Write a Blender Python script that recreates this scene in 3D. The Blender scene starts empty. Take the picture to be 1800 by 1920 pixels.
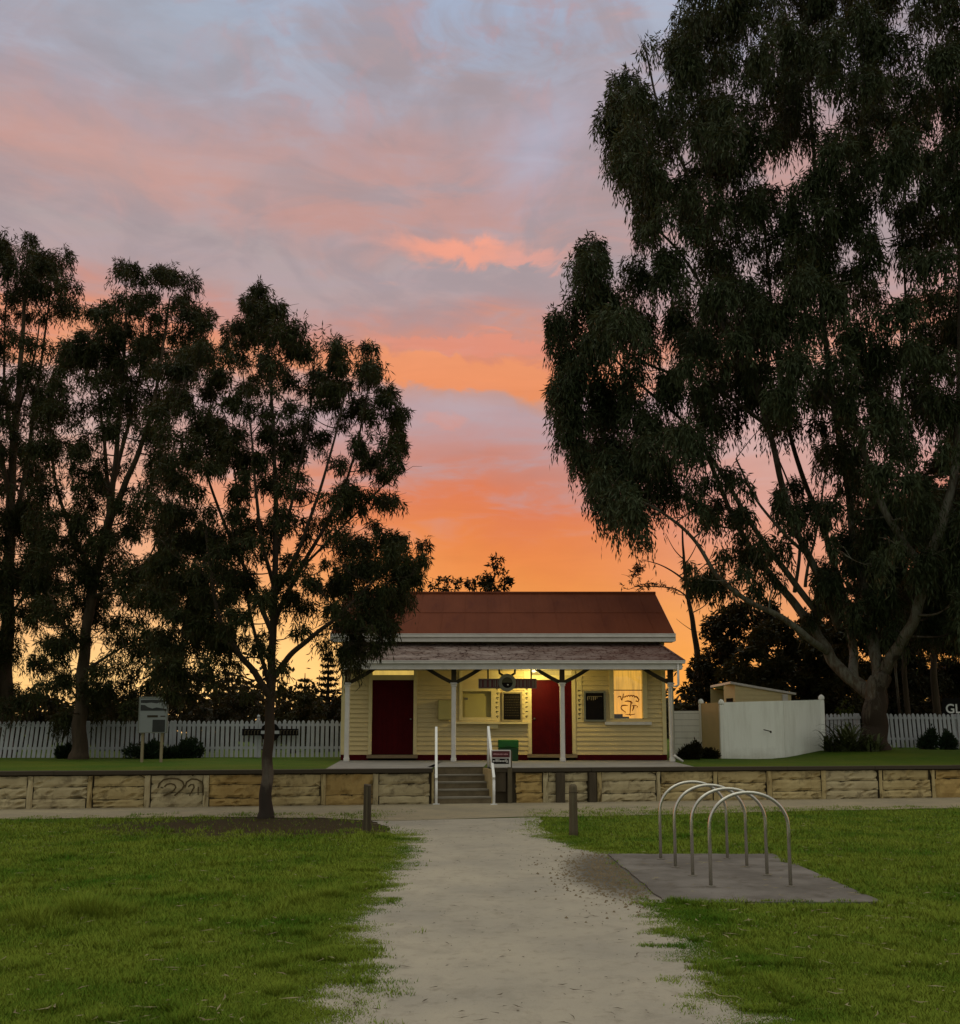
import bpy, math, random
import numpy as np
from mathutils import Vector, Matrix

scene = bpy.context.scene
COL = scene.collection
R = math.radians

# ------------------------------------------------------------------ camera
EYE = 1.55
PITCH = R(7.0)
F = 1800.0
CX, CY = 900.0, 1152.0
cd = bpy.data.cameras.new("camera")
cam = bpy.data.objects.new("camera", cd)
COL.objects.link(cam)
cam.location = (0, 0, EYE)
cam.rotation_euler = (R(90) + PITCH, 0, 0)
cd.sensor_fit = 'HORIZONTAL'
cd.sensor_width = 36
cd.lens = 36
cd.shift_y = (CY - 960.0) / 1800.0
cd.clip_start = 0.05
cd.clip_end = 3000
scene.camera = cam

scene.view_settings.view_transform = 'Standard'
scene.view_settings.look = 'None'
scene.view_settings.exposure = 0.0
scene.view_settings.gamma = 1.0
scene.cycles.max_bounces = 6
scene.cycles.diffuse_bounces = 3
scene.cycles.glossy_bounces = 3
scene.cycles.transparent_max_bounces = 8
scene.cycles.use_denoising = True


def P(px, py, D):
    """world point on the plane Y = D seen at photo pixel (px, py)"""
    xc = (px - CX) / F
    yc = (CY - py) / F
    s = D / (math.cos(PITCH) - yc * math.sin(PITCH))
    return Vector((xc * s, D, EYE + s * (math.sin(PITCH) + yc * math.cos(PITCH))))


def G(px, py, z=0.0):
    xc = (px - CX) / F
    yc = (CY - py) / F
    d = Vector((xc, math.cos(PITCH) - yc * math.sin(PITCH), math.sin(PITCH) + yc * math.cos(PITCH)))
    t = (z - EYE) / d.z
    return Vector((d.x * t, d.y * t, z))


def lin(r, g, b):
    out = []
    for c in (r, g, b):
        c /= 255.0
        out.append(c / 12.92 if c <= 0.04045 else ((c + 0.055) / 1.055) ** 2.4)
    return tuple(out) + (1.0,)


# ------------------------------------------------------------------ node helper
class NT:
    def __init__(self, tree):
        self.t = tree
        tree.nodes.clear()

    def n(self, typ, **kw):
        nd = self.t.nodes.new(typ)
        for k, v in kw.items():
            if isinstance(v, tuple) and k.startswith('in'):
                pass
            setattr(nd, k, v)
        return nd

    def link(self, a, b):
        self.t.links.new(a, b)

    def put(self, sock, v):
        if hasattr(v, 'is_linked') or hasattr(v, 'links'):
            self.t.links.new(v, sock)
        else:
            sock.default_value = v

    def math(self, op, a, b=0.0, c=0.0, clamp=False):
        nd = self.t.nodes.new('ShaderNodeMath')
        nd.operation = op
        nd.use_clamp = clamp
        self.put(nd.inputs[0], a)
        self.put(nd.inputs[1], b)
        if op in ('MULTIPLY_ADD', 'SMOOTH_MIN', 'COMPARE'):
            self.put(nd.inputs[2], c)
        return nd.outputs[0]

    def rng(self, v, a, b, c=0.0, d=1.0, smooth=False):
        nd = self.t.nodes.new('ShaderNodeMapRange')
        if smooth:
            nd.interpolation_type = 'SMOOTHSTEP'
        nd.clamp = True
        self.put(nd.inputs['Value'], v)
        for k, x in zip(('From Min', 'From Max', 'To Min', 'To Max'), (a, b, c, d)):
            nd.inputs[k].default_value = x
        return nd.outputs[0]

    def mix(self, fac, a, b, blend='MIX'):
        nd = self.t.nodes.new('ShaderNodeMix')
        nd.data_type = 'RGBA'
        nd.blend_type = blend
        nd.clamp_factor = True
        self.put(nd.inputs[0], fac)
        self.put(nd.inputs[6], a)
        self.put(nd.inputs[7], b)
        return nd.outputs[2]

    def xyz(self, x, y, z):
        nd = self.t.nodes.new('ShaderNodeCombineXYZ')
        self.put(nd.inputs[0], x)
        self.put(nd.inputs[1], y)
        self.put(nd.inputs[2], z)
        return nd.outputs[0]

    def noise(self, vec, scale, detail=3.0, rough=0.55, dist=0.0, color=False):
        nd = self.t.nodes.new('ShaderNodeTexNoise')
        if vec is not None:
            self.put(nd.inputs['Vector'], vec)
        nd.inputs['Scale'].default_value = scale
        nd.inputs['Detail'].default_value = detail
        nd.inputs['Roughness'].default_value = rough
        nd.inputs['Distortion'].default_value = dist
        return nd.outputs['Color'] if color else nd.outputs[0]

    def ramp(self, fac, stops, interp='LINEAR'):
        nd = self.t.nodes.new('ShaderNodeValToRGB')
        cr = nd.color_ramp
        cr.interpolation = interp
        while len(cr.elements) < len(stops):
            cr.elements.new(0.5)
        for e, (p, c) in zip(cr.elements, stops):
            e.position = p
            e.color = c
        self.put(nd.inputs[0], fac)
        return nd.outputs[0]


# ------------------------------------------------------------------ world: sunset sky
SUN_AZ = R(-14.0)     # left of straight ahead
SUN_EL = R(1.5)
world = bpy.data.worlds.new("World")
scene.world = world
world.use_nodes = True
w = NT(world.node_tree)
tc = w.n('ShaderNodeTexCoord')
sep = w.n('ShaderNodeSeparateXYZ')
w.link(tc.outputs['Generated'], sep.inputs[0])
X, Y, Z = sep.outputs
az = w.math('MULTIPLY', w.math('ARCTAN2', X, Y), 180 / math.pi)
el = w.math('MULTIPLY', w.math('ARCSINE', Z), 180 / math.pi)
v1 = w.xyz(w.math('MULTIPLY', az, 0.075), w.math('MULTIPLY', el, 0.16), 3.7)
n_big = w.noise(v1, 1.0, 4.0, 0.5, 0.6)
v2 = w.xyz(w.math('MULTIPLY', az, 0.16), w.math('MULTIPLY', el, 0.75), 9.1)
n_str = w.noise(v2, 1.0, 5.0, 0.55, 0.5)
v3 = w.xyz(w.math('MULTIPLY', az, 0.32), w.math('MULTIPLY', el, 0.42), 1.3)
n_puff = w.noise(v3, 1.0, 6.0, 0.56, 0.8)
warp_amt = w.rng(el, 4.0, 20.0, 0.4, 1.0)
wob = w.math('ADD', w.math('MULTIPLY', w.math('SUBTRACT', n_big, 0.5), 7.0),
             w.math('MULTIPLY', w.math('SUBTRACT', n_puff, 0.5), 2.4))
elw = w.math('ADD', el, w.math('MULTIPLY', wob, warp_amt))
prof = [(0, (255, 196, 96)), (3, (252, 172, 72)), (6, (248, 150, 60)), (9, (243, 137, 58)), (11.2, (240, 130, 62)),
        (13, (230, 122, 78)), (15, (208, 134, 118)), (17.0, (198, 148, 146)), (19.0, (190, 157, 162)),
        (20.0, (200, 148, 136)), (20.8, (238, 140, 76)), (21.8, (234, 128, 74)), (22.8, (216, 130, 100)),
        (23.8, (204, 136, 124)), (25, (190, 156, 156)), (27, (182, 160, 162)), (28.0, (190, 150, 148)),
        (29.3, (200, 140, 130)), (31.0, (198, 142, 134)), (32.6, (190, 148, 148)), (34.2, (174, 160, 172)),
        (36, (166, 166, 184)), (38, (162, 172, 198)), (41, (158, 176, 208)), (46, (160, 178, 212)), (60, (160, 178, 212))]
base = w.ramp(w.math('DIVIDE', elw, 60.0), [(e / 60.0, lin(*c)) for e, c in prof])
# grey mauve cloud breaking up the bands
gm = w.math('MULTIPLY', w.rng(n_str, 0.46, 0.68, 0, 1, True), w.rng(el, 10.5, 15, 0, 0.7))
base = w.mix(gm, base, lin(180, 156, 162))
v5 = w.xyz(w.math('MULTIPLY', az, 0.11), w.math('MULTIPLY', el, 0.24), 6.2)
n_cl = w.noise(v5, 1.0, 6.0, 0.58, 0.9)
gc = w.math('MULTIPLY', w.rng(n_cl, 0.42, 0.62, 0, 0.8, True), w.math('MULTIPLY', w.rng(el, 21, 26, 0, 1), w.rng(el, 42, 37, 0.3, 1)))
base = w.mix(gc, base, lin(168, 148, 154))
gc2 = w.math('MULTIPLY', w.rng(n_cl, 0.46, 0.30, 0, 0.5, True), w.rng(el, 30, 36, 0, 1))
base = w.mix(gc2, base, lin(176, 188, 212))
pk = w.math('MULTIPLY', w.rng(n_puff, 0.52, 0.75, 0, 0.6, True), w.rng(el, 24, 32, 0, 1))
base = w.mix(pk, base, lin(196, 146, 146))


def blob(a0, e0, sa, se, slope=0.0):
    da = w.math('DIVIDE', w.math('SUBTRACT', az, a0), sa)
    ee = w.math('SUBTRACT', w.math('SUBTRACT', el, e0), w.math('MULTIPLY', w.math('SUBTRACT', az, a0), slope))
    ee = w.math('ADD', ee, w.math('MULTIPLY', w.math('SUBTRACT', n_puff, 0.5), 3.0))
    de = w.math('DIVIDE', ee, se)
    d = w.math('ADD', w.math('MULTIPLY', da, da), w.math('MULTIPLY', de, de))
    return w.math('EXPONENT', w.math('MULTIPLY', d, -1.0))


def torn(a0, e0, sa, se, slope, lo, hi, amt):
    m = w.math('ADD', blob(a0, e0, sa, se, slope), w.math('MULTIPLY', w.math('SUBTRACT', n_str, 0.5), 0.9))
    return w.math('MULTIPLY', w.rng(m, lo, hi, 0, 1, True), amt)


base = w.mix(torn(-1.6, 27.7, 5.2, 0.9, -0.03, 0.22, 0.95, 0.95), base, lin(250, 134, 84))
base = w.mix(torn(3.4, 27.2, 3.0, 0.5, 0.05, 0.25, 0.9, 0.75), base, lin(238, 140, 112))
base = w.mix(torn(0.0, 21.0, 10.0, 0.85, -0.09, 0.12, 0.55, 1.0), base, lin(242, 136, 66))
base = w.mix(torn(0.5, 22.6, 8.5, 0.55, -0.02, 0.3, 0.7, 0.8), base, lin(232, 128, 92))
base = w.mix(torn(-2.2, 18.4, 1.6, 0.6, -0.2, 0.35, 0.75, 0.5), base, lin(226, 140, 118))
base = w.mix(w.math('MULTIPLY', blob(4.0, 33.2, 3.2, 2.4, 0.4), 0.7), base, lin(178, 180, 206))
base = w.mix(w.math('MULTIPLY', blob(-1.0, 19.0, 3.4, 0.9), 0.5), base, lin(190, 170, 178))
base = w.mix(w.math('MULTIPLY', blob(-22.0, 30.5, 10.0, 1.6), 0.55), base, lin(212, 150, 134))
base = w.mix(w.math('MULTIPLY', blob(-20.0, 38.0, 7.0, 5.0), 0.6), base, lin(160, 176, 198))
# bright yellow where the sun has just gone
base = w.mix(w.math('MULTIPLY', blob(-17.0, 1.5, 16.0, 6.0), 0.95), base, (1.15, 0.80, 0.34, 1))
base = w.mix(w.math('MULTIPLY', blob(-24.0, 12.0, 12.0, 7.0), 0.55), base, (0.90, 0.62, 0.46, 1))
base = w.mix(w.math('MULTIPLY', blob(13.0, 4.5, 6.0, 4.5), 0.85), base, (1.10, 0.40, 0.05, 1))
base = w.mix(w.math('MULTIPLY', blob(19.0, 15.0, 9.0, 9.0), 0.6), base, (0.80, 0.50, 0.44, 1))
fine = w.math('ADD', 1.0, w.math('MULTIPLY', w.math('SUBTRACT', n_str, 0.5), 0.22))
base = w.mix(1.0, base, w.xyz(fine, fine, fine), 'MULTIPLY')
hs = w.n('ShaderNodeHueSaturation')
w.put(hs.inputs['Saturation'], w.rng(el, 16, 27, 1.0, 0.80))
w.put(hs.inputs['Value'], w.rng(el, 8, 20, 0.86, 0.93))
w.link(base, hs.inputs['Color'])
base = hs.outputs[0]
# overhead and behind the camera (the sky that lights the scene)
zen = w.rng(el, 42, 58, 0, 1, True)
base = w.mix(zen, base, (1.25, 1.22, 1.02, 1))
back = w.math('MULTIPLY', w.rng(Y, 0.15, -0.35, 0, 1, True), w.rng(el, 62, 40, 0, 1, True))
base = w.mix(back, base, (0.47, 0.47, 0.42, 1))
base = w.mix(w.rng(el, -0.5, -4.0, 0, 1), base, (0.03, 0.03, 0.02, 1))
bg1 = w.n('ShaderNodeBackground')
w.link(base, bg1.inputs[0])
bg1.inputs[1].default_value = 1.0
sky = w.n('ShaderNodeTexSky', sky_type='NISHITA')
sky.sun_disc = False
sky.sun_elevation = SUN_EL
sky.sun_rotation = SUN_AZ
bg2 = w.n('ShaderNodeBackground')
w.link(sky.outputs[0], bg2.inputs[0])
bg2.inputs[1].default_value = 0.012
add = w.n('ShaderNodeAddShader')
w.link(bg1.outputs[0], add.inputs[0])
w.link(bg2.outputs[0], add.inputs[1])
wo = w.n('ShaderNodeOutputWorld')
w.link(add.outputs[0], wo.inputs[0])
world.cycles.sampling_method = 'MANUAL'
world.cycles.sample_map_resolution = 512

# ------------------------------------------------------------------ sun: low, weak, behind the trees
sd = bpy.data.lights.new("sun", 'SUN')
sd.energy = 0.25
sd.angle = R(4)
sd.color = (1.0, 0.55, 0.22)
sun = bpy.data.objects.new("sun", sd)
COL.objects.link(sun)
sdir = Vector((math.sin(SUN_AZ) * math.cos(SUN_EL), math.cos(SUN_AZ) * math.cos(SUN_EL), math.sin(SUN_EL)))
sun.rotation_euler = (-sdir).to_track_quat('-Z', 'Y').to_euler()
sun.location = (-20, 80, 20)


# ------------------------------------------------------------------ materials
def mat(name, col, rough=0.7, var=None, scale=4.0, vamt=0.5, bump=0.0, bscale=30.0, spec=0.3, metal=0.0,
        stretch=(1, 1, 1), detail=4.0, spots=None, wave=False):
    m = bpy.data.materials.new(name)
    m.use_nodes = True
    t = NT(m.node_tree)
    out = t.n('ShaderNodeOutputMaterial')
    b = t.n('ShaderNodeBsdfPrincipled')
    t.link(b.outputs[0], out.inputs[0])
    b.inputs['Roughness'].default_value = rough
    b.inputs['Specular IOR Level'].default_value = spec
    b.inputs['Metallic'].default_value = metal
    c = tuple(col) + (1,)
    tcn = t.n('ShaderNodeTexCoord')
    mp = t.n('ShaderNodeMapping')
    mp.inputs['Scale'].default_value = stretch
    t.link(tcn.outputs['Object'], mp.inputs[0])
    vec = mp.outputs[0]
    cs = c
    if var is not None:
        nz = t.noise(vec, scale, detail, 0.6)
        cs = t.mix(t.rng(nz, 0.5 - 0.25, 0.5 + 0.25, 0, vamt * 1.6), c, tuple(var) + (1,))
    if spots is not None:
        sc, lo, hi, amt, scol = spots
        nz = t.noise(vec, sc, 5.0, 0.65, 0.4)
        cs = t.mix(t.rng(nz, lo, hi, 0, amt), cs, tuple(scol) + (1,))
    t.put(b.inputs['Base Color'], cs)
    if bump:
        nb = t.noise(vec, bscale, 4.0, 0.6)
        bp = t.n('ShaderNodeBump')
        bp.inputs['Strength'].default_value = bump
        bp.inputs['Distance'].default_value = 0.02
        if wave:
            sx_ = t.n('ShaderNodeSeparateXYZ')
            t.link(tcn.outputs['Object'], sx_.inputs[0])
            nb = t.math('ADD', t.math('MULTIPLY', t.math('SINE', t.math('MULTIPLY', sx_.outputs[0], 6.2832 / 0.15)), 0.5), nb)
        t.link(nb, bp.inputs['Height'])
        t.link(bp.outputs[0], b.inputs['Normal'])
    return m


def leaf_mat(name, col, col2, trans=0.25, spec=0.12, amp=1.2):
    m = bpy.data.materials.new(name)
    m.use_nodes = True
    t = NT(m.node_tree)
    out = t.n('ShaderNodeOutputMaterial')
    g = t.n('ShaderNodeNewGeometry')
    tcn = t.n('ShaderNodeTexCoord')
    nz = t.noise(tcn.outputs['Object'], 0.9, 3.0, 0.6)
    f = t.math('ADD', t.math('MULTIPLY', g.outputs['Random Per Island'], 0.6), t.math('MULTIPLY', t.math('SUBTRACT', nz, 0.35), amp), clamp=True)
    c = t.mix(f, tuple(col) + (1,), tuple(col2) + (1,))
    b = t.n('ShaderNodeBsdfPrincipled')
    b.inputs['Roughness'].default_value = 0.55
    b.inputs['Specular IOR Level'].default_value = spec
    t.put(b.inputs['Base Color'], c)
    tr = t.n('ShaderNodeBsdfTranslucent')
    t.put(tr.inputs[0], t.mix(0.5, c, (0.12, 0.07, 0.015, 1)))
    mx = t.n('ShaderNodeMixShader')
    mx.inputs[0].default_value = trans
    t.link(b.outputs[0], mx.inputs[1])
    t.link(tr.outputs[0], mx.inputs[2])
    t.link(mx.outputs[0], out.inputs[0])
    return m


def glow_mat(name, col, strength, var=None):
    m = bpy.data.materials.new(name)
    m.use_nodes = True
    t = NT(m.node_tree)
    out = t.n('ShaderNodeOutputMaterial')
    e = t.n('ShaderNodeEmission')
    e.inputs[1].default_value = strength
    c = tuple(col) + (1,)
    if var is not None:
        tcn = t.n('ShaderNodeTexCoord')
        mp = t.n('ShaderNodeMapping')
        mp.inputs['Scale'].default_value = (1, 1, 0.12)
        t.link(tcn.outputs['Object'], mp.inputs[0])
        nz = t.noise(mp.outputs[0], 9.0, 3.0, 0.6)
        c = t.mix(t.rng(nz, 0.35, 0.68), c, tuple(var) + (1,))
    t.put(e.inputs[0], c)
    t.link(e.outputs[0], out.inputs[0])
    return m


def glass_mat():
    m = bpy.data.materials.new("window_glass")
    m.use_nodes = True
    t = NT(m.node_tree)
    out = t.n('ShaderNodeOutputMaterial')
    a = t.n('ShaderNodeBsdfTransparent')
    g = t.n('ShaderNodeBsdfGlossy')
    g.inputs['Roughness'].default_value = 0.05
    mx = t.n('ShaderNodeMixShader')
    mx.inputs[0].default_value = 0.06
    t.link(a.outputs[0], mx.inputs[1])
    t.link(g.outputs[0], mx.inputs[2])
    t.link(mx.outputs[0], out.inputs[0])
    return m


def grass_ground_mat():
    m = bpy.data.materials.new("lawn")
    m.use_nodes = True
    t = NT(m.node_tree)
    out = t.n('ShaderNodeOutputMaterial')
    b = t.n('ShaderNodeBsdfPrincipled')
    b.inputs['Roughness'].default_value = 0.9
    b.inputs['Specular IOR Level'].default_value = 0.1
    t.link(b.outputs[0], out.inputs[0])
    tcn = t.n('ShaderNodeTexCoord')
    v = tcn.outputs['Object']
    n1 = t.noise(v, 0.55, 4.0, 0.6)
    n2 = t.noise(v, 7.0, 5.0, 0.65)
    n3 = t.noise(v, 60.0, 3.0, 0.7)
    c = t.mix(t.rng(n1, 0.35, 0.65), (0.036, 0.095, 0.004, 1), (0.085, 0.120, 0.008, 1))
    c = t.mix(t.rng(n2, 0.42, 0.75, 0, 0.75), c, (0.075, 0.095, 0.018, 1))
    c = t.mix(t.rng(n3, 0.55, 0.75, 0, 0.6), c, (0.014, 0.034, 0.005, 1))
    # bare earth under the front tree
    s = t.n('ShaderNodeSeparateXYZ')
    t.link(v, s.inputs[0])
    dx = t.math('DIVIDE', t.math('SUBTRACT', s.outputs[0], -3.4), 3.3)
    dy = t.math('DIVIDE', t.math('SUBTRACT', s.outputs[1], 16.4), 2.0)
    d = t.math('ADD', t.math('MULTIPLY', dx, dx), t.math('MULTIPLY', dy, dy))
    d = t.math('ADD', d, t.math('MULTIPLY', t.math('SUBTRACT', n2, 0.5), 1.6))
    c = t.mix(t.rng(d, 1.4, 0.5, 0, 0.95), c, (0.048, 0.034, 0.018, 1))
    t.put(b.inputs['Base Color'], c)
    bp = t.n('ShaderNodeBump')
    bp.inputs['Strength'].default_value = 0.7
    bp.inputs['Distance'].default_value = 0.03
    t.link(n3, bp.inputs['Height'])
    t.link(bp.outputs[0], b.inputs['Normal'])
    return m


def path_mat(name='sandy_gravel', k=1.0, tint=(1, 1, 1)):
    m = bpy.data.materials.new(name)
    m.use_nodes = True
    t = NT(m.node_tree)
    out = t.n('ShaderNodeOutputMaterial')
    b = t.n('ShaderNodeBsdfPrincipled')
    b.inputs['Roughness'].default_value = 0.95
    b.inputs['Specular IOR Level'].default_value = 0.1
    t.link(b.outputs[0], out.inputs[0])
    tcn = t.n('ShaderNodeTexCoord')
    v = tcn.outputs['Object']
    n1 = t.noise(v, 0.8, 4.0, 0.6)
    n2 = t.noise(v, 9.0, 5.0, 0.65)
    n3 = t.noise(v, 90.0, 3.0, 0.8)
    c = t.mix(t.rng(n1, 0.35, 0.68), (0.39 * k * tint[0], 0.355 * k * tint[1], 0.285 * k * tint[2], 1), (0.30 * k * tint[0], 0.28 * k * tint[1], 0.238 * k * tint[2], 1))
    n4 = t.noise(v, 2.6, 5.0, 0.7, 0.5)
    c = t.mix(t.rng(n4, 0.5, 0.72, 0, 0.55), c, (0.235 * k, 0.215 * k, 0.175 * k, 1))
    c = t.mix(t.rng(n2, 0.55, 0.8, 0, 0.55), c, (0.16, 0.135, 0.10, 1))
    c = t.mix(t.rng(n3, 0.60, 0.76, 0, 0.55), c, (0.09, 0.075, 0.055, 1))
    c = t.mix(t.rng(n3, 0.40, 0.24, 0, 0.5), c, (0.46, 0.41, 0.32, 1))
    # dark crushed bluestone drifting off the edge by the bike hoops
    s = t.n('ShaderNodeSeparateXYZ')
    t.link(v, s.inputs[0])
    dx = t.math('DIVIDE', t.math('SUBTRACT', s.outputs[0], 1.55), 0.62)
    dy = t.math('DIVIDE', t.math('SUBTRACT', s.outputs[1], 10.9), 1.9)
    d = t.math('ADD', t.math('MULTIPLY', dx, dx), t.math('MULTIPLY', dy, dy))
    d = t.math('ADD', d, t.math('MULTIPLY', t.math('SUBTRACT', n2, 0.5), 0.9))
    c = t.mix(t.rng(d, 1.25, 0.35, 0, 0.85), c, (0.075, 0.070, 0.062, 1))
    t.put(b.inputs['Base Color'], c)
    bp = t.n('ShaderNodeBump')
    bp.inputs['Strength'].default_value = 0.6
    bp.inputs['Distance'].default_value = 0.012
    t.link(t.math('ADD', n3, t.math('MULTIPLY', n2, 0.8)), bp.inputs['Height'])
    t.link(bp.outputs[0], b.inputs['Normal'])
    return m


def peel_mat():
    """faded paint flaking off the verandah iron"""
    m = bpy.data.materials.new("peeling_paint")
    m.use_nodes = True
    t = NT(m.node_tree)
    out = t.n('ShaderNodeOutputMaterial')
    b = t.n('ShaderNodeBsdfPrincipled')
    b.inputs['Roughness'].default_value = 0.8
    b.inputs['Specular IOR Level'].default_value = 0.1
    t.link(b.outputs[0], out.inputs[0])
    tcn = t.n('ShaderNodeTexCoord')
    mp = t.n('ShaderNodeMapping')
    mp.inputs['Scale'].default_value = (1.0, 2.2, 2.2)
    t.link(tcn.outputs['Object'], mp.inputs[0])
    v = mp.outputs[0]
    wv = t.mix(0.12, v, t.noise(v, 3.0, 3.0, 0.6, color=True))
    vo = t.n('ShaderNodeTexVoronoi', feature='DISTANCE_TO_EDGE')
    vo.inputs['Scale'].default_value = 5.5
    t.put(vo.inputs['Vector'], wv)
    n1 = t.noise(v, 1.6, 5.0, 0.65)
    n2 = t.noise(v, 14.0, 4.0, 0.6)
    crack = t.math('MULTIPLY', t.rng(vo.outputs[0], 0.10, 0.02), t.rng(n1, 0.36, 0.5))
    c = t.mix(t.rng(n1, 0.35, 0.7), (0.27, 0.215, 0.195, 1), (0.15, 0.095, 0.078, 1))
    c = t.mix(t.rng(n2, 0.55, 0.75, 0, 0.5), c, (0.34, 0.28, 0.27, 1))
    c = t.mix(crack, c, (0.030, 0.010, 0.008, 1))
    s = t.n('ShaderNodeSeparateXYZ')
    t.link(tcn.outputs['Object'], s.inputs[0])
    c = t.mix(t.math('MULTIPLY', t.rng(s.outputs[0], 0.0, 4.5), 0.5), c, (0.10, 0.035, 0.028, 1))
    t.put(b.inputs['Base Color'], c)
    bp = t.n('ShaderNodeBump')
    bp.inputs['Strength'].default_value = 0.6
    bp.inputs['Distance'].default_value = 0.02
    t.link(t.math('SUBTRACT', n2, crack), bp.inputs['Height'])
    t.link(bp.outputs[0], b.inputs['Normal'])
    return m


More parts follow.
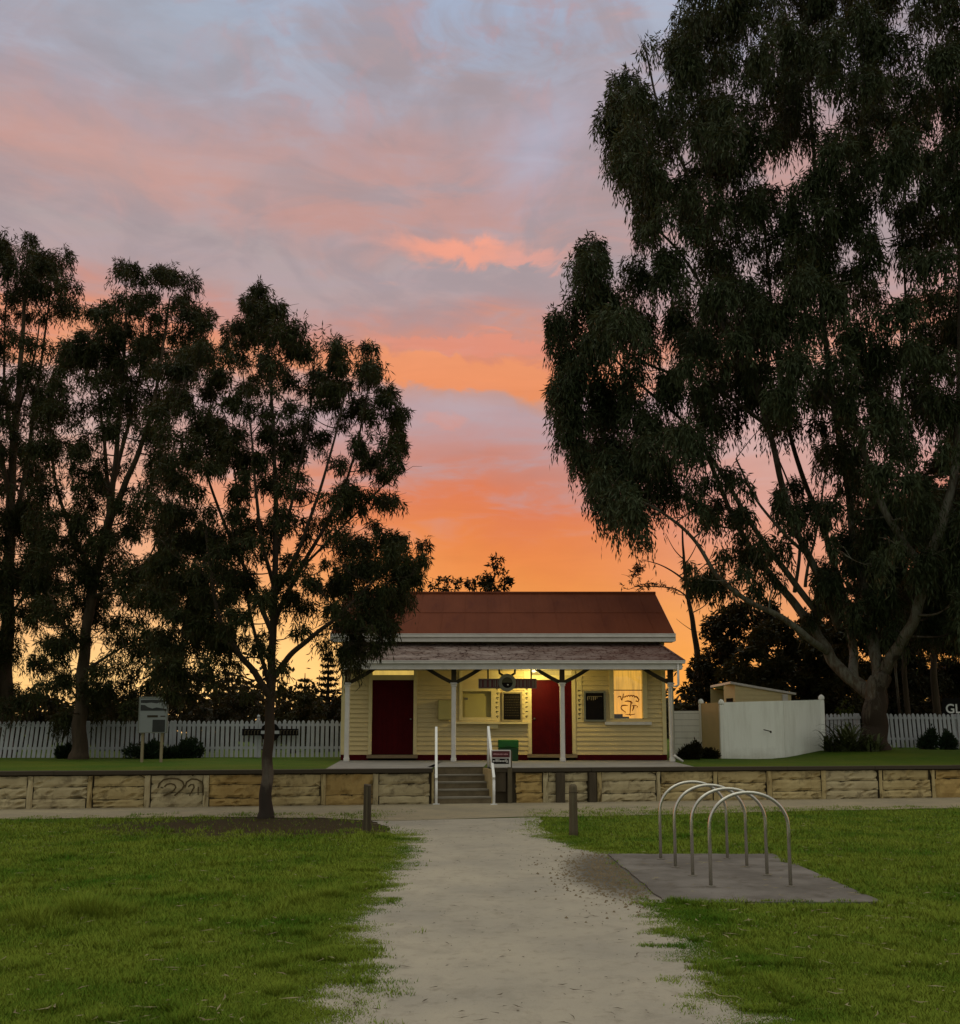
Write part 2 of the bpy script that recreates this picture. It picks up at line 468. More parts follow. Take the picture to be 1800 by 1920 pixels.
M = dict(
    lawn=grass_ground_mat(), path=path_mat(), track=path_mat('trodden_earth', 0.80, (1.04, .97, .80)), peel=peel_mat(), glass=glass_mat(),
    cream=mat("cream_paint", (0.64, 0.50, 0.245), 0.6, (0.52, 0.41, 0.21), 2.5, 0.5, 0.12, 25),
    cream_trim=mat("cream_trim", (0.66, 0.55, 0.29), 0.55, (0.54, 0.45, 0.24), 6, 0.4, 0.08, 40),
    white=mat("weathered_white_paint", (0.66, 0.63, 0.60), 0.55, (0.50, 0.47, 0.44), 5, 0.45, 0.08, 30, spots=(14, 0.62, 0.75, 0.5, (0.35, 0.31, 0.27))),
    rail_white=mat("white_rail_paint", (0.80, 0.80, 0.78), 0.4, (0.62, 0.62, 0.60), 12, 0.3),
    picket=mat("picket_paint", (0.46, 0.475, 0.50), 0.6, (0.33, 0.345, 0.36), 3, 0.5, 0.1, 40),
    screen=mat("screen_white_paint", (0.82, 0.82, 0.76), 0.6, (0.75, 0.75, 0.70), 1.2, 0.5, 0.05, 30),
    burgundy=mat("burgundy_paint", (0.062, 0.002, 0.004), 0.6, (0.040, 0.0015, 0.003), 3, 0.5, 0.05, 30, spec=0.06),
    roof=mat("red_roof_iron", (0.148, 0.041, 0.018), 0.75, (0.095, 0.025, 0.012), 1.1, 0.6, 0.12, 12, stretch=(1, 0.4, 0.4),
             spots=(2.2, 0.58, 0.72, 0.45, (0.075, 0.018, 0.012)), spec=0.06, wave=True),
    eave=mat("eave_lining", (0.45, 0.40, 0.25), 0.7, (0.35, 0.31, 0.2), 4, 0.4),
    brace=mat("dark_brace_paint", (0.045, 0.036, 0.022), 0.7, (0.03, 0.024, 0.015), 8, 0.5, spec=0.08),
    concrete=mat("grey_concrete", (0.27, 0.255, 0.23), 0.9, (0.18, 0.17, 0.155), 1.8, 0.6, 0.25, 60, spots=(5, 0.58, 0.72, 0.5, (0.12, 0.11, 0.095))),
    pad=mat("stained_concrete", (0.215, 0.20, 0.185), 0.9, (0.12, 0.110, 0.10), 1.5, 0.9, 0.35, 60, spots=(3.2, 0.53, 0.68, 0.75, (0.095, 0.084, 0.07)), spec=0.1, detail=7),
    coping=mat("dark_coping", (0.055, 0.043, 0.027), 0.9, (0.05, 0.04, 0.028), 3, 0.5, 0.3, 30),
    stone=mat("worn_sandstone", (0.53, 0.43, 0.225), 0.95, (0.38, 0.29, 0.14), 1.7, 0.8, 0.5, 18, spots=(4.2, 0.53, 0.66, 0.55, (0.06, 0.04, 0.02)), spec=0.08, detail=6),
    stone2=mat("grey_sandstone", (0.54, 0.46, 0.28), 0.95, (0.39, 0.32, 0.19), 2.2, 0.8, 0.5, 18, spots=(3.6, 0.54, 0.66, 0.5, (0.07, 0.05, 0.028)), spec=0.08, detail=6),
    stone_ochre=mat("ochre_sandstone", (0.52, 0.37, 0.15), 0.95, (0.35, 0.235, 0.09), 2.2, 0.8, 0.5, 18, spots=(4.0, 0.53, 0.66, 0.5, (0.06, 0.04, 0.018)), spec=0.08, detail=6),
    carve=mat("carved_groove", (0.11, 0.08, 0.035), 0.95, (0.07, 0.05, 0.025), 8, 0.5),
    wallback=mat("dark_earth", (0.05, 0.038, 0.022), 1.0),
    step=mat("old_bluestone", (0.21, 0.165, 0.10), 0.9, (0.12, 0.092, 0.055), 4, 0.7, 0.4, 25),
    nosing=mat("worn_nosing", (0.24, 0.215, 0.17), 0.9, (0.17, 0.15, 0.115), 5, 0.5, 0.2, 40),
    wood=mat("weathered_timber", (0.14, 0.115, 0.07), 0.9, (0.08, 0.063, 0.038), 5, 0.7, 0.5, 25, stretch=(4, 4, 0.4)),
    wood_dark=mat("dark_timber", (0.085, 0.066, 0.042), 0.9, (0.05, 0.038, 0.024), 5, 0.7, 0.4, 25, stretch=(4, 4, 0.4)),
    thresh=mat("bare_timber_sill", (0.26, 0.19, 0.11), 0.8, (0.17, 0.12, 0.07), 6, 0.6, 0.2, 30, stretch=(0.5, 4, 4)),
    steel=mat("galvanised_steel", (0.62, 0.60, 0.54), 0.27, (0.46, 0.44, 0.38), 6, 0.5, 0, 1, 0.5, 0.85),
    steel_foot=mat("dull_steel", (0.22, 0.21, 0.18), 0.6, (0.12, 0.10, 0.08), 10, 0.6, 0, 1, 0.4, 0.6),
    black=mat("black_board", (0.006, 0.0055, 0.006), 0.6, (0.012, 0.009, 0.007), 9, 0.5, spec=0.06),
    signred=mat("sign_maroon", (0.10, 0.018, 0.022), 0.5, (0.07, 0.012, 0.016), 6, 0.4),
    signpale=mat("sign_pale", (0.62, 0.60, 0.58), 0.5, (0.5, 0.48, 0.46), 10, 0.4),
    signpink=mat("sign_pink_lettering", (0.48, 0.26, 0.28), 0.5),
    info=mat("info_panel_face", (0.21, 0.225, 0.225), 0.45, (0.20, 0.215, 0.21), 3, 0.5),
    infodark=mat("info_panel_picture", (0.012, 0.014, 0.014), 0.45, (0.03, 0.03, 0.028), 5, 0.5),
    legwood=mat("pale_leg_timber", (0.30, 0.25, 0.15), 0.85, (0.2, 0.16, 0.1), 6, 0.5),
    ring=mat("roundel_grey", (0.17, 0.175, 0.145), 0.5, (0.12, 0.125, 0.10), 8, 0.4),
    olive=mat("roundel_olive", (0.055, 0.05, 0.02), 0.5),
    green=mat("bin_green", (0.012, 0.125, 0.016), 0.45, (0.008, 0.075, 0.012), 5, 0.5, 0.05, 20),
    greend=mat("bin_dark_green", (0.012, 0.05, 0.012), 0.5),
    box=mat("meter_box_paint", (0.42, 0.36, 0.13), 0.5, (0.35, 0.3, 0.11), 4, 0.4),
    curtain=glow_mat("lit_curtain", (0.90, 0.46, 0.065), 0.95, (0.50, 0.26, 0.04)),
    curtain2=glow_mat("lit_blind", (0.92, 0.42, 0.065), 1.0, (0.60, 0.29, 0.06)),
    transom=glow_mat("lit_transom", (0.90, 0.60, 0.13), 0.72, (0.70, 0.47, 0.11)),
    ink=mat("window_lettering_paint", (0.16, 0.045, 0.02), 0.6),
    bulb=glow_mat("lamp_glass", (1.0, 0.86, 0.42), 2.2),
    bark=mat("brown_bark", (0.085, 0.060, 0.038), 0.95, (0.045, 0.032, 0.02), 3, 0.8, 0.7, 14, stretch=(3, 3, 0.5)),
    bark_dark=mat("dark_bark", (0.05, 0.036, 0.024), 0.95, (0.03, 0.022, 0.015), 3, 0.8, 0.7, 14, stretch=(3, 3, 0.5)),
    leaf=leaf_mat("gum_leaf", (0.012, 0.019, 0.006), (0.042, 0.050, 0.016), 0.2),
    leaf_pale=leaf_mat("gum_leaf_grey", (0.018, 0.029, 0.012), (0.066, 0.084, 0.040), 0.2),
    leaf_dark=leaf_mat("dark_leaf", (0.008, 0.010, 0.004), (0.022, 0.020, 0.006), 0.15),
    leaf_olive=leaf_mat("olive_leaf", (0.013, 0.016, 0.004), (0.036, 0.034, 0.007), 0.2),
    shrub=leaf_mat("shrub_leaf", (0.010, 0.022, 0.010), (0.022, 0.042, 0.016), 0.1),
    strap=leaf_mat("strap_leaf", (0.045, 0.062, 0.022), (0.10, 0.115, 0.045), 0.15),
    lime=leaf_mat("lime_leaf", (0.06, 0.085, 0.012), (0.10, 0.12, 0.02), 0.25),
    blade=leaf_mat("grass_blade", (0.048, 0.146, 0.009), (0.205, 0.275, 0.034), 0.25, 0.03, 3.2),
    litter=mat("dry_bark_litter", (0.30, 0.27, 0.15), 0.9, (0.14, 0.11, 0.06), 3, 0.9),
    litter_dark=mat("dark_twig", (0.045, 0.035, 0.025), 0.9, (0.09, 0.065, 0.04), 3, 0.9),
)


def gum_bark():
    m = bpy.data.materials.new("peeling_gum_bark")
    m.use_nodes = True
    t = NT(m.node_tree)
    out = t.n('ShaderNodeOutputMaterial')
    b = t.n('ShaderNodeBsdfPrincipled')
    b.inputs['Roughness'].default_value = 0.85
    b.inputs['Specular IOR Level'].default_value = 0.2
    t.link(b.outputs[0], out.inputs[0])
    tcn = t.n('ShaderNodeTexCoord')
    mp = t.n('ShaderNodeMapping')
    mp.inputs['Scale'].default_value = (2.2, 2.2, 0.5)
    t.link(tcn.outputs['Object'], mp.inputs[0])
    n1 = t.noise(mp.outputs[0], 2.4, 5.0, 0.65, 0.6)
    n2 = t.noise(mp.outputs[0], 9.0, 4.0, 0.6)
    c = t.mix(t.rng(n1, 0.42, 0.58), (0.15, 0.145, 0.115, 1), (0.085, 0.062, 0.042, 1))
    c = t.mix(t.rng(n2, 0.5, 0.7, 0, 0.6), c, (0.21, 0.205, 0.17, 1))
    s = t.n('ShaderNodeSeparateXYZ')
    t.link(tcn.outputs['Object'], s.inputs[0])
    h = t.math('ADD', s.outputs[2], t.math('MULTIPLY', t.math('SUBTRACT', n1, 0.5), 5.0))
    c = t.mix(t.math('MULTIPLY', t.rng(h, 7.0, 10.0), 0.8), c, (0.035, 0.026, 0.018, 1))  # upper limbs darkened in colour to read as silhouettes against the sky
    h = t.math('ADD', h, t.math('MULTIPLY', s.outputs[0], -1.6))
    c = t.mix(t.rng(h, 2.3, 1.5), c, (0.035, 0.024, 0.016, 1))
    t.put(b.inputs['Base Color'], c)
    bp = t.n('ShaderNodeBump')
    bp.inputs['Strength'].default_value = 0.6
    bp.inputs['Distance'].default_value = 0.04
    t.link(n1, bp.inputs['Height'])
    t.link(bp.outputs[0], b.inputs['Normal'])
    return m


def front_bark():
    m = bpy.data.materials.new("smooth_and_rough_bark")
    m.use_nodes = True
    t = NT(m.node_tree)
    out = t.n('ShaderNodeOutputMaterial')
    b = t.n('ShaderNodeBsdfPrincipled')
    b.inputs['Roughness'].default_value = 0.9
    t.link(b.outputs[0], out.inputs[0])
    tcn = t.n('ShaderNodeTexCoord')
    mp = t.n('ShaderNodeMapping')
    mp.inputs['Scale'].default_value = (4, 4, 0.9)
    t.link(tcn.outputs['Object'], mp.inputs[0])
    n1 = t.noise(mp.outputs[0], 2.5, 5.0, 0.65, 0.6)
    s = t.n('ShaderNodeSeparateXYZ')
    t.link(tcn.outputs['Object'], s.inputs[0])
    h = t.math('ADD', s.outputs[2], t.math('MULTIPLY', t.math('SUBTRACT', n1, 0.5), 0.5))
    c = t.mix(t.rng(n1, 0.35, 0.65), (0.12, 0.10, 0.075, 1), (0.06, 0.046, 0.032, 1))
    c = t.mix(t.rng(h, 0.92, 1.1), c, (0.034, 0.022, 0.013, 1))
    c = t.mix(t.rng(h, 0.62, 0.52), c, (0.026, 0.018, 0.012, 1))
    t.put(b.inputs['Base Color'], c)
    bp = t.n('ShaderNodeBump')
    bp.inputs['Strength'].default_value = 0.8
    bp.inputs['Distance'].default_value = 0.02
    t.link(n1, bp.inputs['Height'])
    t.link(bp.outputs[0], b.inputs['Normal'])
    return m


def ink_mat():
    m = bpy.data.materials.new("window_lettering_paint")
    m.use_nodes = True
    t = NT(m.node_tree)
    out = t.n('ShaderNodeOutputMaterial')
    a = t.n('ShaderNodeBsdfTransparent')
    a.inputs[0].default_value = (0.62, 0.42, 0.30, 1)
    d = t.n('ShaderNodeBsdfDiffuse')
    d.inputs[0].default_value = (0.16, 0.045, 0.02, 1)
    mx = t.n('ShaderNodeMixShader')
    mx.inputs[0].default_value = 0.45
    t.link(a.outputs[0], mx.inputs[1])
    t.link(d.outputs[0], mx.inputs[2])
    t.link(mx.outputs[0], out.inputs[0])
    return m


def dirty_white(name, base, dirt, z0, z1):
    m = bpy.data.materials.new(name)
    m.use_nodes = True
    t = NT(m.node_tree)
    out = t.n('ShaderNodeOutputMaterial')
    b = t.n('ShaderNodeBsdfPrincipled')
    b.inputs['Roughness'].default_value = 0.65
    b.inputs['Specular IOR Level'].default_value = 0.15
    t.link(b.outputs[0], out.inputs[0])
    tcn = t.n('ShaderNodeTexCoord')
    mp = t.n('ShaderNodeMapping')
    mp.inputs['Scale'].default_value = (3.0, 3.0, 0.35)
    t.link(tcn.outputs['Object'], mp.inputs[0])
    n1 = t.noise(mp.outputs[0], 1.6, 5.0, 0.65)
    n2 = t.noise(tcn.outputs['Object'], 2.2, 6.0, 0.7)
    s = t.n('ShaderNodeSeparateXYZ')
    t.link(tcn.outputs['Object'], s.inputs[0])
    c = t.mix(t.rng(n1, 0.45, 0.75, 0, 0.35), base, dirt)
    h = t.math('ADD', s.outputs[2], t.math('MULTIPLY', t.math('SUBTRACT', n2, 0.5), 0.9))
    c = t.mix(t.rng(h, z1, z0, 0, 0.6), c, dirt)
    t.put(b.inputs['Base Color'], c)
    return m


M['screen'] = dirty_white("screen_white_paint_weathered", (0.84, 0.84, 0.78, 1), (0.42, 0.40, 0.33, 1), -.15, .30)
M['ink'] = ink_mat()
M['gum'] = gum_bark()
M['frontbark'] = front_bark()


# ------------------------------------------------------------------ object helpers
def tag(o, label=None, cat=None, group=None, kind=None):
    if label:
        o['label'] = label
    if cat:
        o['category'] = cat
    if group:
        o['group'] = group
    if kind:
        o['kind'] = kind
    return o


def thing(name, label, cat, loc=(0, 0, 0), rz=0.0, group=None):
    o = bpy.data.objects.new(name, None)
    COL.objects.link(o)
    o.empty_display_size = 0.2
    o.location = loc
    o.rotation_euler = (0, 0, rz)
    return tag(o, label, cat, group)


def copy_tree(o, parent=None):
    c = o.copy()
    COL.objects.link(c)
    if parent is not None:
        c.parent = parent
    for ch in list(o.children):
        copy_tree(ch, c)
    return c


class MB:
    def __init__(self):
        self.v = []
        self.f = []

    def poly(self, pts):
        i = len(self.v)
        self.v += [tuple(p) for p in pts]
        self.f.append(tuple(range(i, i + len(pts))))

    def hexa(self, b, t):
        """bottom 4 pts (ccw from above), top 4 pts"""
        i = len(self.v)
        self.v += [tuple(p) for p in b] + [tuple(p) for p in t]
        self.f += [(i + 3, i + 2, i + 1, i), (i + 4, i + 5, i + 6, i + 7)]
        for k in range(4):
            n = (k + 1) % 4
            self.f.append((i + k, i + n, i + 4 + n, i + 4 + k))

    def box(self, x0, x1, y0, y1, z0, z1, bev=0.0):
        if bev > 0:
            b = min(bev, (x1 - x0) * .4, (y1 - y0) * .4, (z1 - z0) * .4)
            lay = [(b, z0), (0, z0 + b), (0, z1 - b), (b, z1)]
            rings = []
            for ins, z in lay:
                i = len(self.v)
                a = ins
                self.v += [(x0 + b, y0 + a, z), (x1 - b, y0 + a, z), (x1 - a, y0 + b, z), (x1 - a, y1 - b, z),
                           (x1 - b, y1 - a, z), (x0 + b, y1 - a, z), (x0 + a, y1 - b, z), (x0 + a, y0 + b, z)]
                rings.append(i)
            for r0, r1 in zip(rings, rings[1:]):
                for k in range(8):
                    n = (k + 1) % 8
                    self.f.append((r0 + k, r0 + n, r1 + n, r1 + k))
            self.f.append(tuple(rings[0] + k for k in reversed(range(8))))
            self.f.append(tuple(rings[-1] + k for k in range(8)))
            return
        self.hexa([(x0, y0, z0), (x1, y0, z0), (x1, y1, z0), (x0, y1, z0)],
                  [(x0, y0, z1), (x1, y0, z1), (x1, y1, z1), (x0, y1, z1)])

    def bar(self, a, b, wx, wy):
        """rectangular bar from a to b; wx across, wy in the other direction"""
        a, b = Vector(a), Vector(b)
        d = (b - a).normalized()
        up = Vector((0, 1, 0)) if abs(d.y) < 0.8 else Vector((0, 0, 1))
        s = d.cross(up).normalized()
        u = s.cross(d).normalized()
        q = [(-1, -1), (1, -1), (1, 1), (-1, 1)]
        self.hexa([a + s * (wx / 2 * i) + u * (wy / 2 * j) for i, j in q],
                  [b + s * (wx / 2 * i) + u * (wy / 2 * j) for i, j in q])

    def tube(self, pts, rad, n=8, cap=True):
        pts = [Vector(p) for p in pts]
        if not hasattr(rad, '__len__'):
            rad = [rad] * len(pts)
        base = len(self.v)
        up = Vector((0.13, 0.97, 0.21)).normalized()
        for k, p in enumerate(pts):
            d = (pts[min(k + 1, len(pts) - 1)] - pts[max(k - 1, 0)])
            if d.length < 1e-9:
                d = Vector((0, 0, 1))
            d.normalize()
            s = d.cross(up)
            if s.length < 1e-3:
                s = d.cross(Vector((1, 0, 0)))
            s.normalize()
            u = s.cross(d)
            for j in range(n):
                a = 2 * math.pi * j / n
                q = p + (s * math.cos(a) + u * math.sin(a)) * rad[k]
                self.v.append((q.x, q.y, q.z))
        for k in range(len(pts) - 1):
            for j in range(n):
                j2 = (j + 1) % n
                self.f.append((base + k * n + j, base + k * n + j2, base + (k + 1) * n + j2, base + (k + 1) * n + j))
        if cap:
            self.f.append(tuple(base + j for j in reversed(range(n))))
            e = base + (len(pts) - 1) * n
            self.f.append(tuple(e + j for j in range(n)))

    def lathe(self, prof, c=(0, 0, 0), n=16):
        base = len(self.v)
        for r, z in prof:
            for j in range(n):
                a = 2 * math.pi * j / n
                self.v.append((c[0] + r * math.cos(a), c[1] + r * math.sin(a), c[2] + z))
        for k in range(len(prof) - 1):
            for j in range(n):
                j2 = (j + 1) % n
                self.f.append((base + k * n + j, base + k * n + j2, base + (k + 1) * n + j2, base + (k + 1) * n + j))
        self.f.append(tuple(base + j for j in reversed(range(n))))
        e = base + (len(prof) - 1) * n
        self.f.append(tuple(e + j for j in range(n)))

    def build(self, name, m, parent=None, smooth=False, off=None):
        me = bpy.data.meshes.new(name)
        v = self.v
        if off is not None:
            v = [(a - off[0], b - off[1], c - off[2]) for a, b, c in v]
        me.from_pydata(v, [], self.f)
        me.materials.append(M[m] if isinstance(m, str) else m)
        if smooth:
            me.polygons.foreach_set('use_smooth', [True] * len(me.polygons))
        me.update()
        o = bpy.data.objects.new(name, me)
        COL.objects.link(o)
        if parent is not None:
            o.parent = parent
        return o


def quads_mesh(name, V, m, parent=None, nv=4):
    """V: (N, nv, 3) array of separate faces"""
    N = V.shape[0]
    me = bpy.data.meshes.new(name)
    me.vertices.add(N * nv)
    me.vertices.foreach_set('co', np.ascontiguousarray(V, dtype=np.float32).ravel())
    me.loops.add(N * nv)
    me.loops.foreach_set('vertex_index', np.arange(N * nv, dtype=np.int32))
    me.polygons.add(N)
    me.polygons.foreach_set('loop_start', np.arange(0, N * nv, nv, dtype=np.int32))
    me.materials.append(M[m])
    me.update(calc_edges=True)
    o = bpy.data.objects.new(name, me)
    COL.objects.link(o)
    if parent is not None:
        o.parent = parent
    return o


def nrm(a):
    return a / np.maximum(np.linalg.norm(a, axis=-1, keepdims=True), 1e-9)


def hash3(i, seed):
    h = (i[..., 0] * 73856093) ^ (i[..., 1] * 19349663) ^ (i[..., 2] * 83492791) ^ (seed * 2654435)
    h = (h ^ (h >> 13)) * 1274126177
    h = h & 0x7fffffff
    return (h % 100003) / 100003.0


def vnoise(p, scale, seed=1):
    q = p * scale
    i = np.floor(q).astype(np.int64)
    f = q - i
    f = f * f * (3 - 2 * f)
    r = 0
    for dx in (0, 1):
        for dy in (0, 1):
            for dz in (0, 1):
                wgt = (f[..., 0] if dx else 1 - f[..., 0]) * (f[..., 1] if dy else 1 - f[..., 1]) * (f[..., 2] if dz else 1 - f[..., 2])
                r = r + wgt * hash3(i + np.array([dx, dy, dz]), seed)
    return r


# ------------------------------------------------------------------ ground, platform
WX0, WSL = 21.3, 0.168          # retaining wall line: Y = WX0 + WSL * X
WN = Vector((WSL, -1, 0)).normalized()
HP = 0.745                      # platform height


def Wp(x, off=0.0, z=0.0):
    return Vector((x + WN.x * off, WX0 + WSL * x + WN.y * off, z))


def wall_x(px):
    """X where the view ray of pixel column px meets the wall line"""
    k = (px - CX) / F * 0.995
    return k * WX0 / (1 - k * WSL)


def sst(a, b, x):
    t = min(1, max(0, (x - a) / (b - a)))
    return t * t * (3 - 2 * t)


def hz(x, y):
    return HP + 0.26 * sst(8.6, 11.5, x) * sst(26.5, 31.0, y) + 0.03 * math.sin(x * 0.9 + y * 0.5) * sst(1.0, 3.0, y - (WX0 + WSL * x)) * sst(27.0, 31.0, y)


mb = MB()
S = 900
mb.poly([(-S, -200, 0), (S, -200, 0), (S, 1500, 0), (-S, 1500, 0)])
tag(mb.build("ground", "lawn"), kind="structure")

NX0, NX1, NDEP = wall_x(814) - 0.02, wall_x(922) + 0.02, 1.15   # stair notch
mb = MB()
xs = [-400, -120, -60, -40, -30, -24, -20, -16, -13, -10, -8, -6, -4, -2.5, NX0, NX1, 1.5, 3, 5, 6.5, 8] + [8.6 + 0.45 * i for i in range(14)] + [16, 18, 21, 25, 30, 40, 60, 120, 400]
ys = [0, 0.4, NDEP, 2.2, 3.5, 5, 6, 7, 8, 9, 10, 11, 12, 13, 15, 18, 24, 34, 60, 120, 300, 900]
for i in range(len(xs) - 1):
    for j in range(len(ys) - 1):
        if abs(xs[i] - NX0) < 1e-6 and ys[j + 1] <= NDEP + 1e-6:
            continue
        q = []
        for a, b in ((i, j), (i + 1, j), (i + 1, j + 1), (i, j + 1)):
            x = xs[a]
            xc_ = max(-30, min(30, x))
            y = WX0 + WSL * xc_ + ys[b]
            q.append((x, y, hz(x, y)))
        mb.poly(q)
# join verts by welding
o = mb.build("platform_lawn", "lawn", smooth=False)
tag(o, kind="structure")

# gravel path: up the middle, and along the foot of the wall
rng = random.Random(5)


def wobble(pts, amp, seg=0.18, seed=1):
    r = random.Random(seed)
    out = []
    ph = [r.uniform(0, 6.28) for _ in range(6)]
    L = 0.0
    for a, b in zip(pts, pts[1:]):
        a, b = Vector(a), Vector(b)
        d = (b - a).length
        n = max(1, int(d / seg))
        t = (b - a).normalized()
        s = Vector((t.y, -t.x, 0))
        for k in range(n):
            u = L + d * k / n
            wv = sum(math.sin(u * fq + p_) * am for fq, p_, am in zip((1.3, 2.9, 5.3, 9.7, 17.0), ph, (0.5, 0.45, 0.35, 0.3, 0.22)))
            out.append(a + (b - a) * (k / n) + s * (wv * amp + r.uniform(-0.3, 0.3) * amp))
        L += d
    out.append(Vector(pts[-1]))
    return out


left_px = [(520, 2080), (628, 1918), (668, 1850), (688, 1800), (722, 1720), (746, 1660), (774, 1610), (788, 1575), (780, 1553), (740, 1540)]
right_px = [(1490, 2080), (1352, 1918), (1268, 1830), (1228, 1760), (1190, 1700), (1222, 1680), (1150, 1606), (1040, 1590), (976, 1558), (968, 1533)]
LE = [G(*p) for p in left_px]
RE = [G(*p) for p in right_px]
le = wobble([p + Vector((-.40, 0, 0)) for p in LE], 0.06, 0.06, 3)
re = wobble([p + Vector((.40, 0, 0)) for p in RE], 0.06, 0.06, 8)
# wall-foot track
xl = wall_x(-120)
far_l = wobble([Wp(-26, 2.3), Wp(-16, 2.25), G(0, 1537), G(300, 1533), G(470, 1533), G(600, 1535), LE[-1]], 0.10, 0.25, 4)
far_r = wobble([RE[-1], G(1060, 1532), G(1200, 1529), G(1400, 1524), G(1600, 1519), G(1800, 1516), Wp(20, 1.9), Wp(28, 1.9)], 0.09, 0.25, 6)


def strip(mb, A, B, z):
    """fill between two polylines by resampling both"""
    def res(Pl, n):
        d = [0]
        for a, b in zip(Pl, Pl[1:]):
            d.append(d[-1] + (b - a).length)
        out = []
        k = 0
        for i in range(n):
            t = d[-1] * i / (n - 1)
            while k < len(d) - 2 and d[k + 1] < t:
                k += 1
            u = (t - d[k]) / max(1e-9, d[k + 1] - d[k])
            out.append(Pl[k].lerp(Pl[k + 1], min(1, u)))
        return out
    n = 520
    a, b = res(A, n), res(B, n)
    for i in range(n - 1):
        mb.poly([(a[i].x, a[i].y, z), (b[i].x, b[i].y, z), (b[i + 1].x, b[i + 1].y, z), (a[i + 1].x, a[i + 1].y, z)])


mb = MB()
strip(mb, le, re, 0.006)
tag(mb.build("path", "path"), kind="structure")
mb = MB()
track_front = far_l + far_r
track_back = [Wp(-26, -0.3), Wp(28, -0.3)]
strip(mb, track_front, [Vector(track_back[0]).lerp(Vector(track_back[1]), i / 59) for i in range(60)], 0.010)
tag(mb.build("wall_foot_track", "track"), kind="structure")

# concrete pad under the hoops
PADX0, PADX1, PADY0, PADY1 = 1.62, 3.66, 8.98, 12.45
mb = MB()
r = random.Random(3)
ring_ = []
for (a, b) in (((PADX0 + .06, PADY0), (PADX1, PADY0)), ((PADX1, PADY0), (PADX1 + .05, PADY1)), ((PADX1 + .05, PADY1), (PADX0, PADY1)), ((PADX0, PADY1), (PADX0 + .06, PADY0))):
    for k in range(14):
        t = k / 14
        ring_.append((a[0] + (b[0] - a[0]) * t + r.uniform(-.018, .018), a[1] + (b[1] - a[1]) * t + r.uniform(-.018, .018)))
i0 = len(mb.v)
n = len(ring_)
mb.v += [(x, y, -0.02) for x, y in ring_] + [(x, y, 0.022) for x, y in ring_]
for k in range(n):
    mb.f.append((k, (k + 1) % n, n + (k + 1) % n, n + k))
mb.f.append(tuple(range(n, 2 * n)))
tag(mb.build("pavement", "pad"), kind="structure")

# verandah paving on the platform
mb = MB()
zt = HP + 0.012
pts = [G(612, 1440, HP), G(655, 1425, HP), G(1262, 1425, HP), G(1310, 1440, HP)]
xa, xb = wall_x(612), wall_x(1310)
y_back = 27.55


def slab(x0, x1, off0, yb0, yb1):
    a, b = Wp(x0, off0), Wp(x1, off0)
    mb.poly([(a.x, a.y, zt), (b.x, b.y, zt), (yb1[0], yb1[1], zt), (yb0[0], yb0[1], zt)])


slab(xa, NX0, -0.32, (-3.95, y_back), (NX0, y_back))
slab(NX0, NX1, -NDEP - 0.01, (NX0, y_back), (NX1, y_back))
slab(NX1, xb, -0.32, (NX1, y_back), (5.35, y_back))
tag(mb.build("platform_paving", "concrete"), kind="structure")

# ------------------------------------------------------------------ platform retaining wall
pw = thing("platform_wall", "low weathered sandstone platform wall with dark coping running right across behind the lawn", "wall")


def wbox(mb, x0, x1, o0, o1, z0, z1):
    """box in the wall's frame, x along the wall, offsets towards the viewer"""
    b = [Wp(x0, o0, z0), Wp(x1, o0, z0), Wp(x1, o1, z0), Wp(x0, o1, z0)]
    t = [Wp(x0, o0, z1), Wp(x1, o0, z1), Wp(x1, o1, z1), Wp(x0, o1, z1)]
    mb.hexa([b[3], b[2], b[1], b[0]], [t[3], t[2], t[1], t[0]])


def rough_block(mb, x0, x1, o1, z0, z1, rr, amp=0.012):
    """a stone face with an uneven outline and hollows"""
    nx = max(4, int((x1 - x0) / 0.10))
    nz_ = 4
    idx = {}
    for i in range(nx + 1):
        for j in range(nz_ + 1):
            x = x0 + (x1 - x0) * i / nx
            z = z0 + (z1 - z0) * j / nz_
            edge = i in (0, nx) or j in (0, nz_)
            d = rr.uniform(-amp, amp) - (0.02 + (rr.random() < .2) * .05 if edge else 0) - (0.05 if (not edge and rr.random() < 0.05) else 0)
            if j == nz_ or j == 0:
                z += rr.uniform(-.006, .006)
            p = Wp(x, o1 + d, z)
            idx[i, j] = len(mb.v)
            mb.v.append(tuple(p))
    for i in range(nx):
        for j in range(nz_):
            mb.f.append((idx[i, j], idx[i + 1, j], idx[i + 1, j + 1], idx[i, j + 1]))


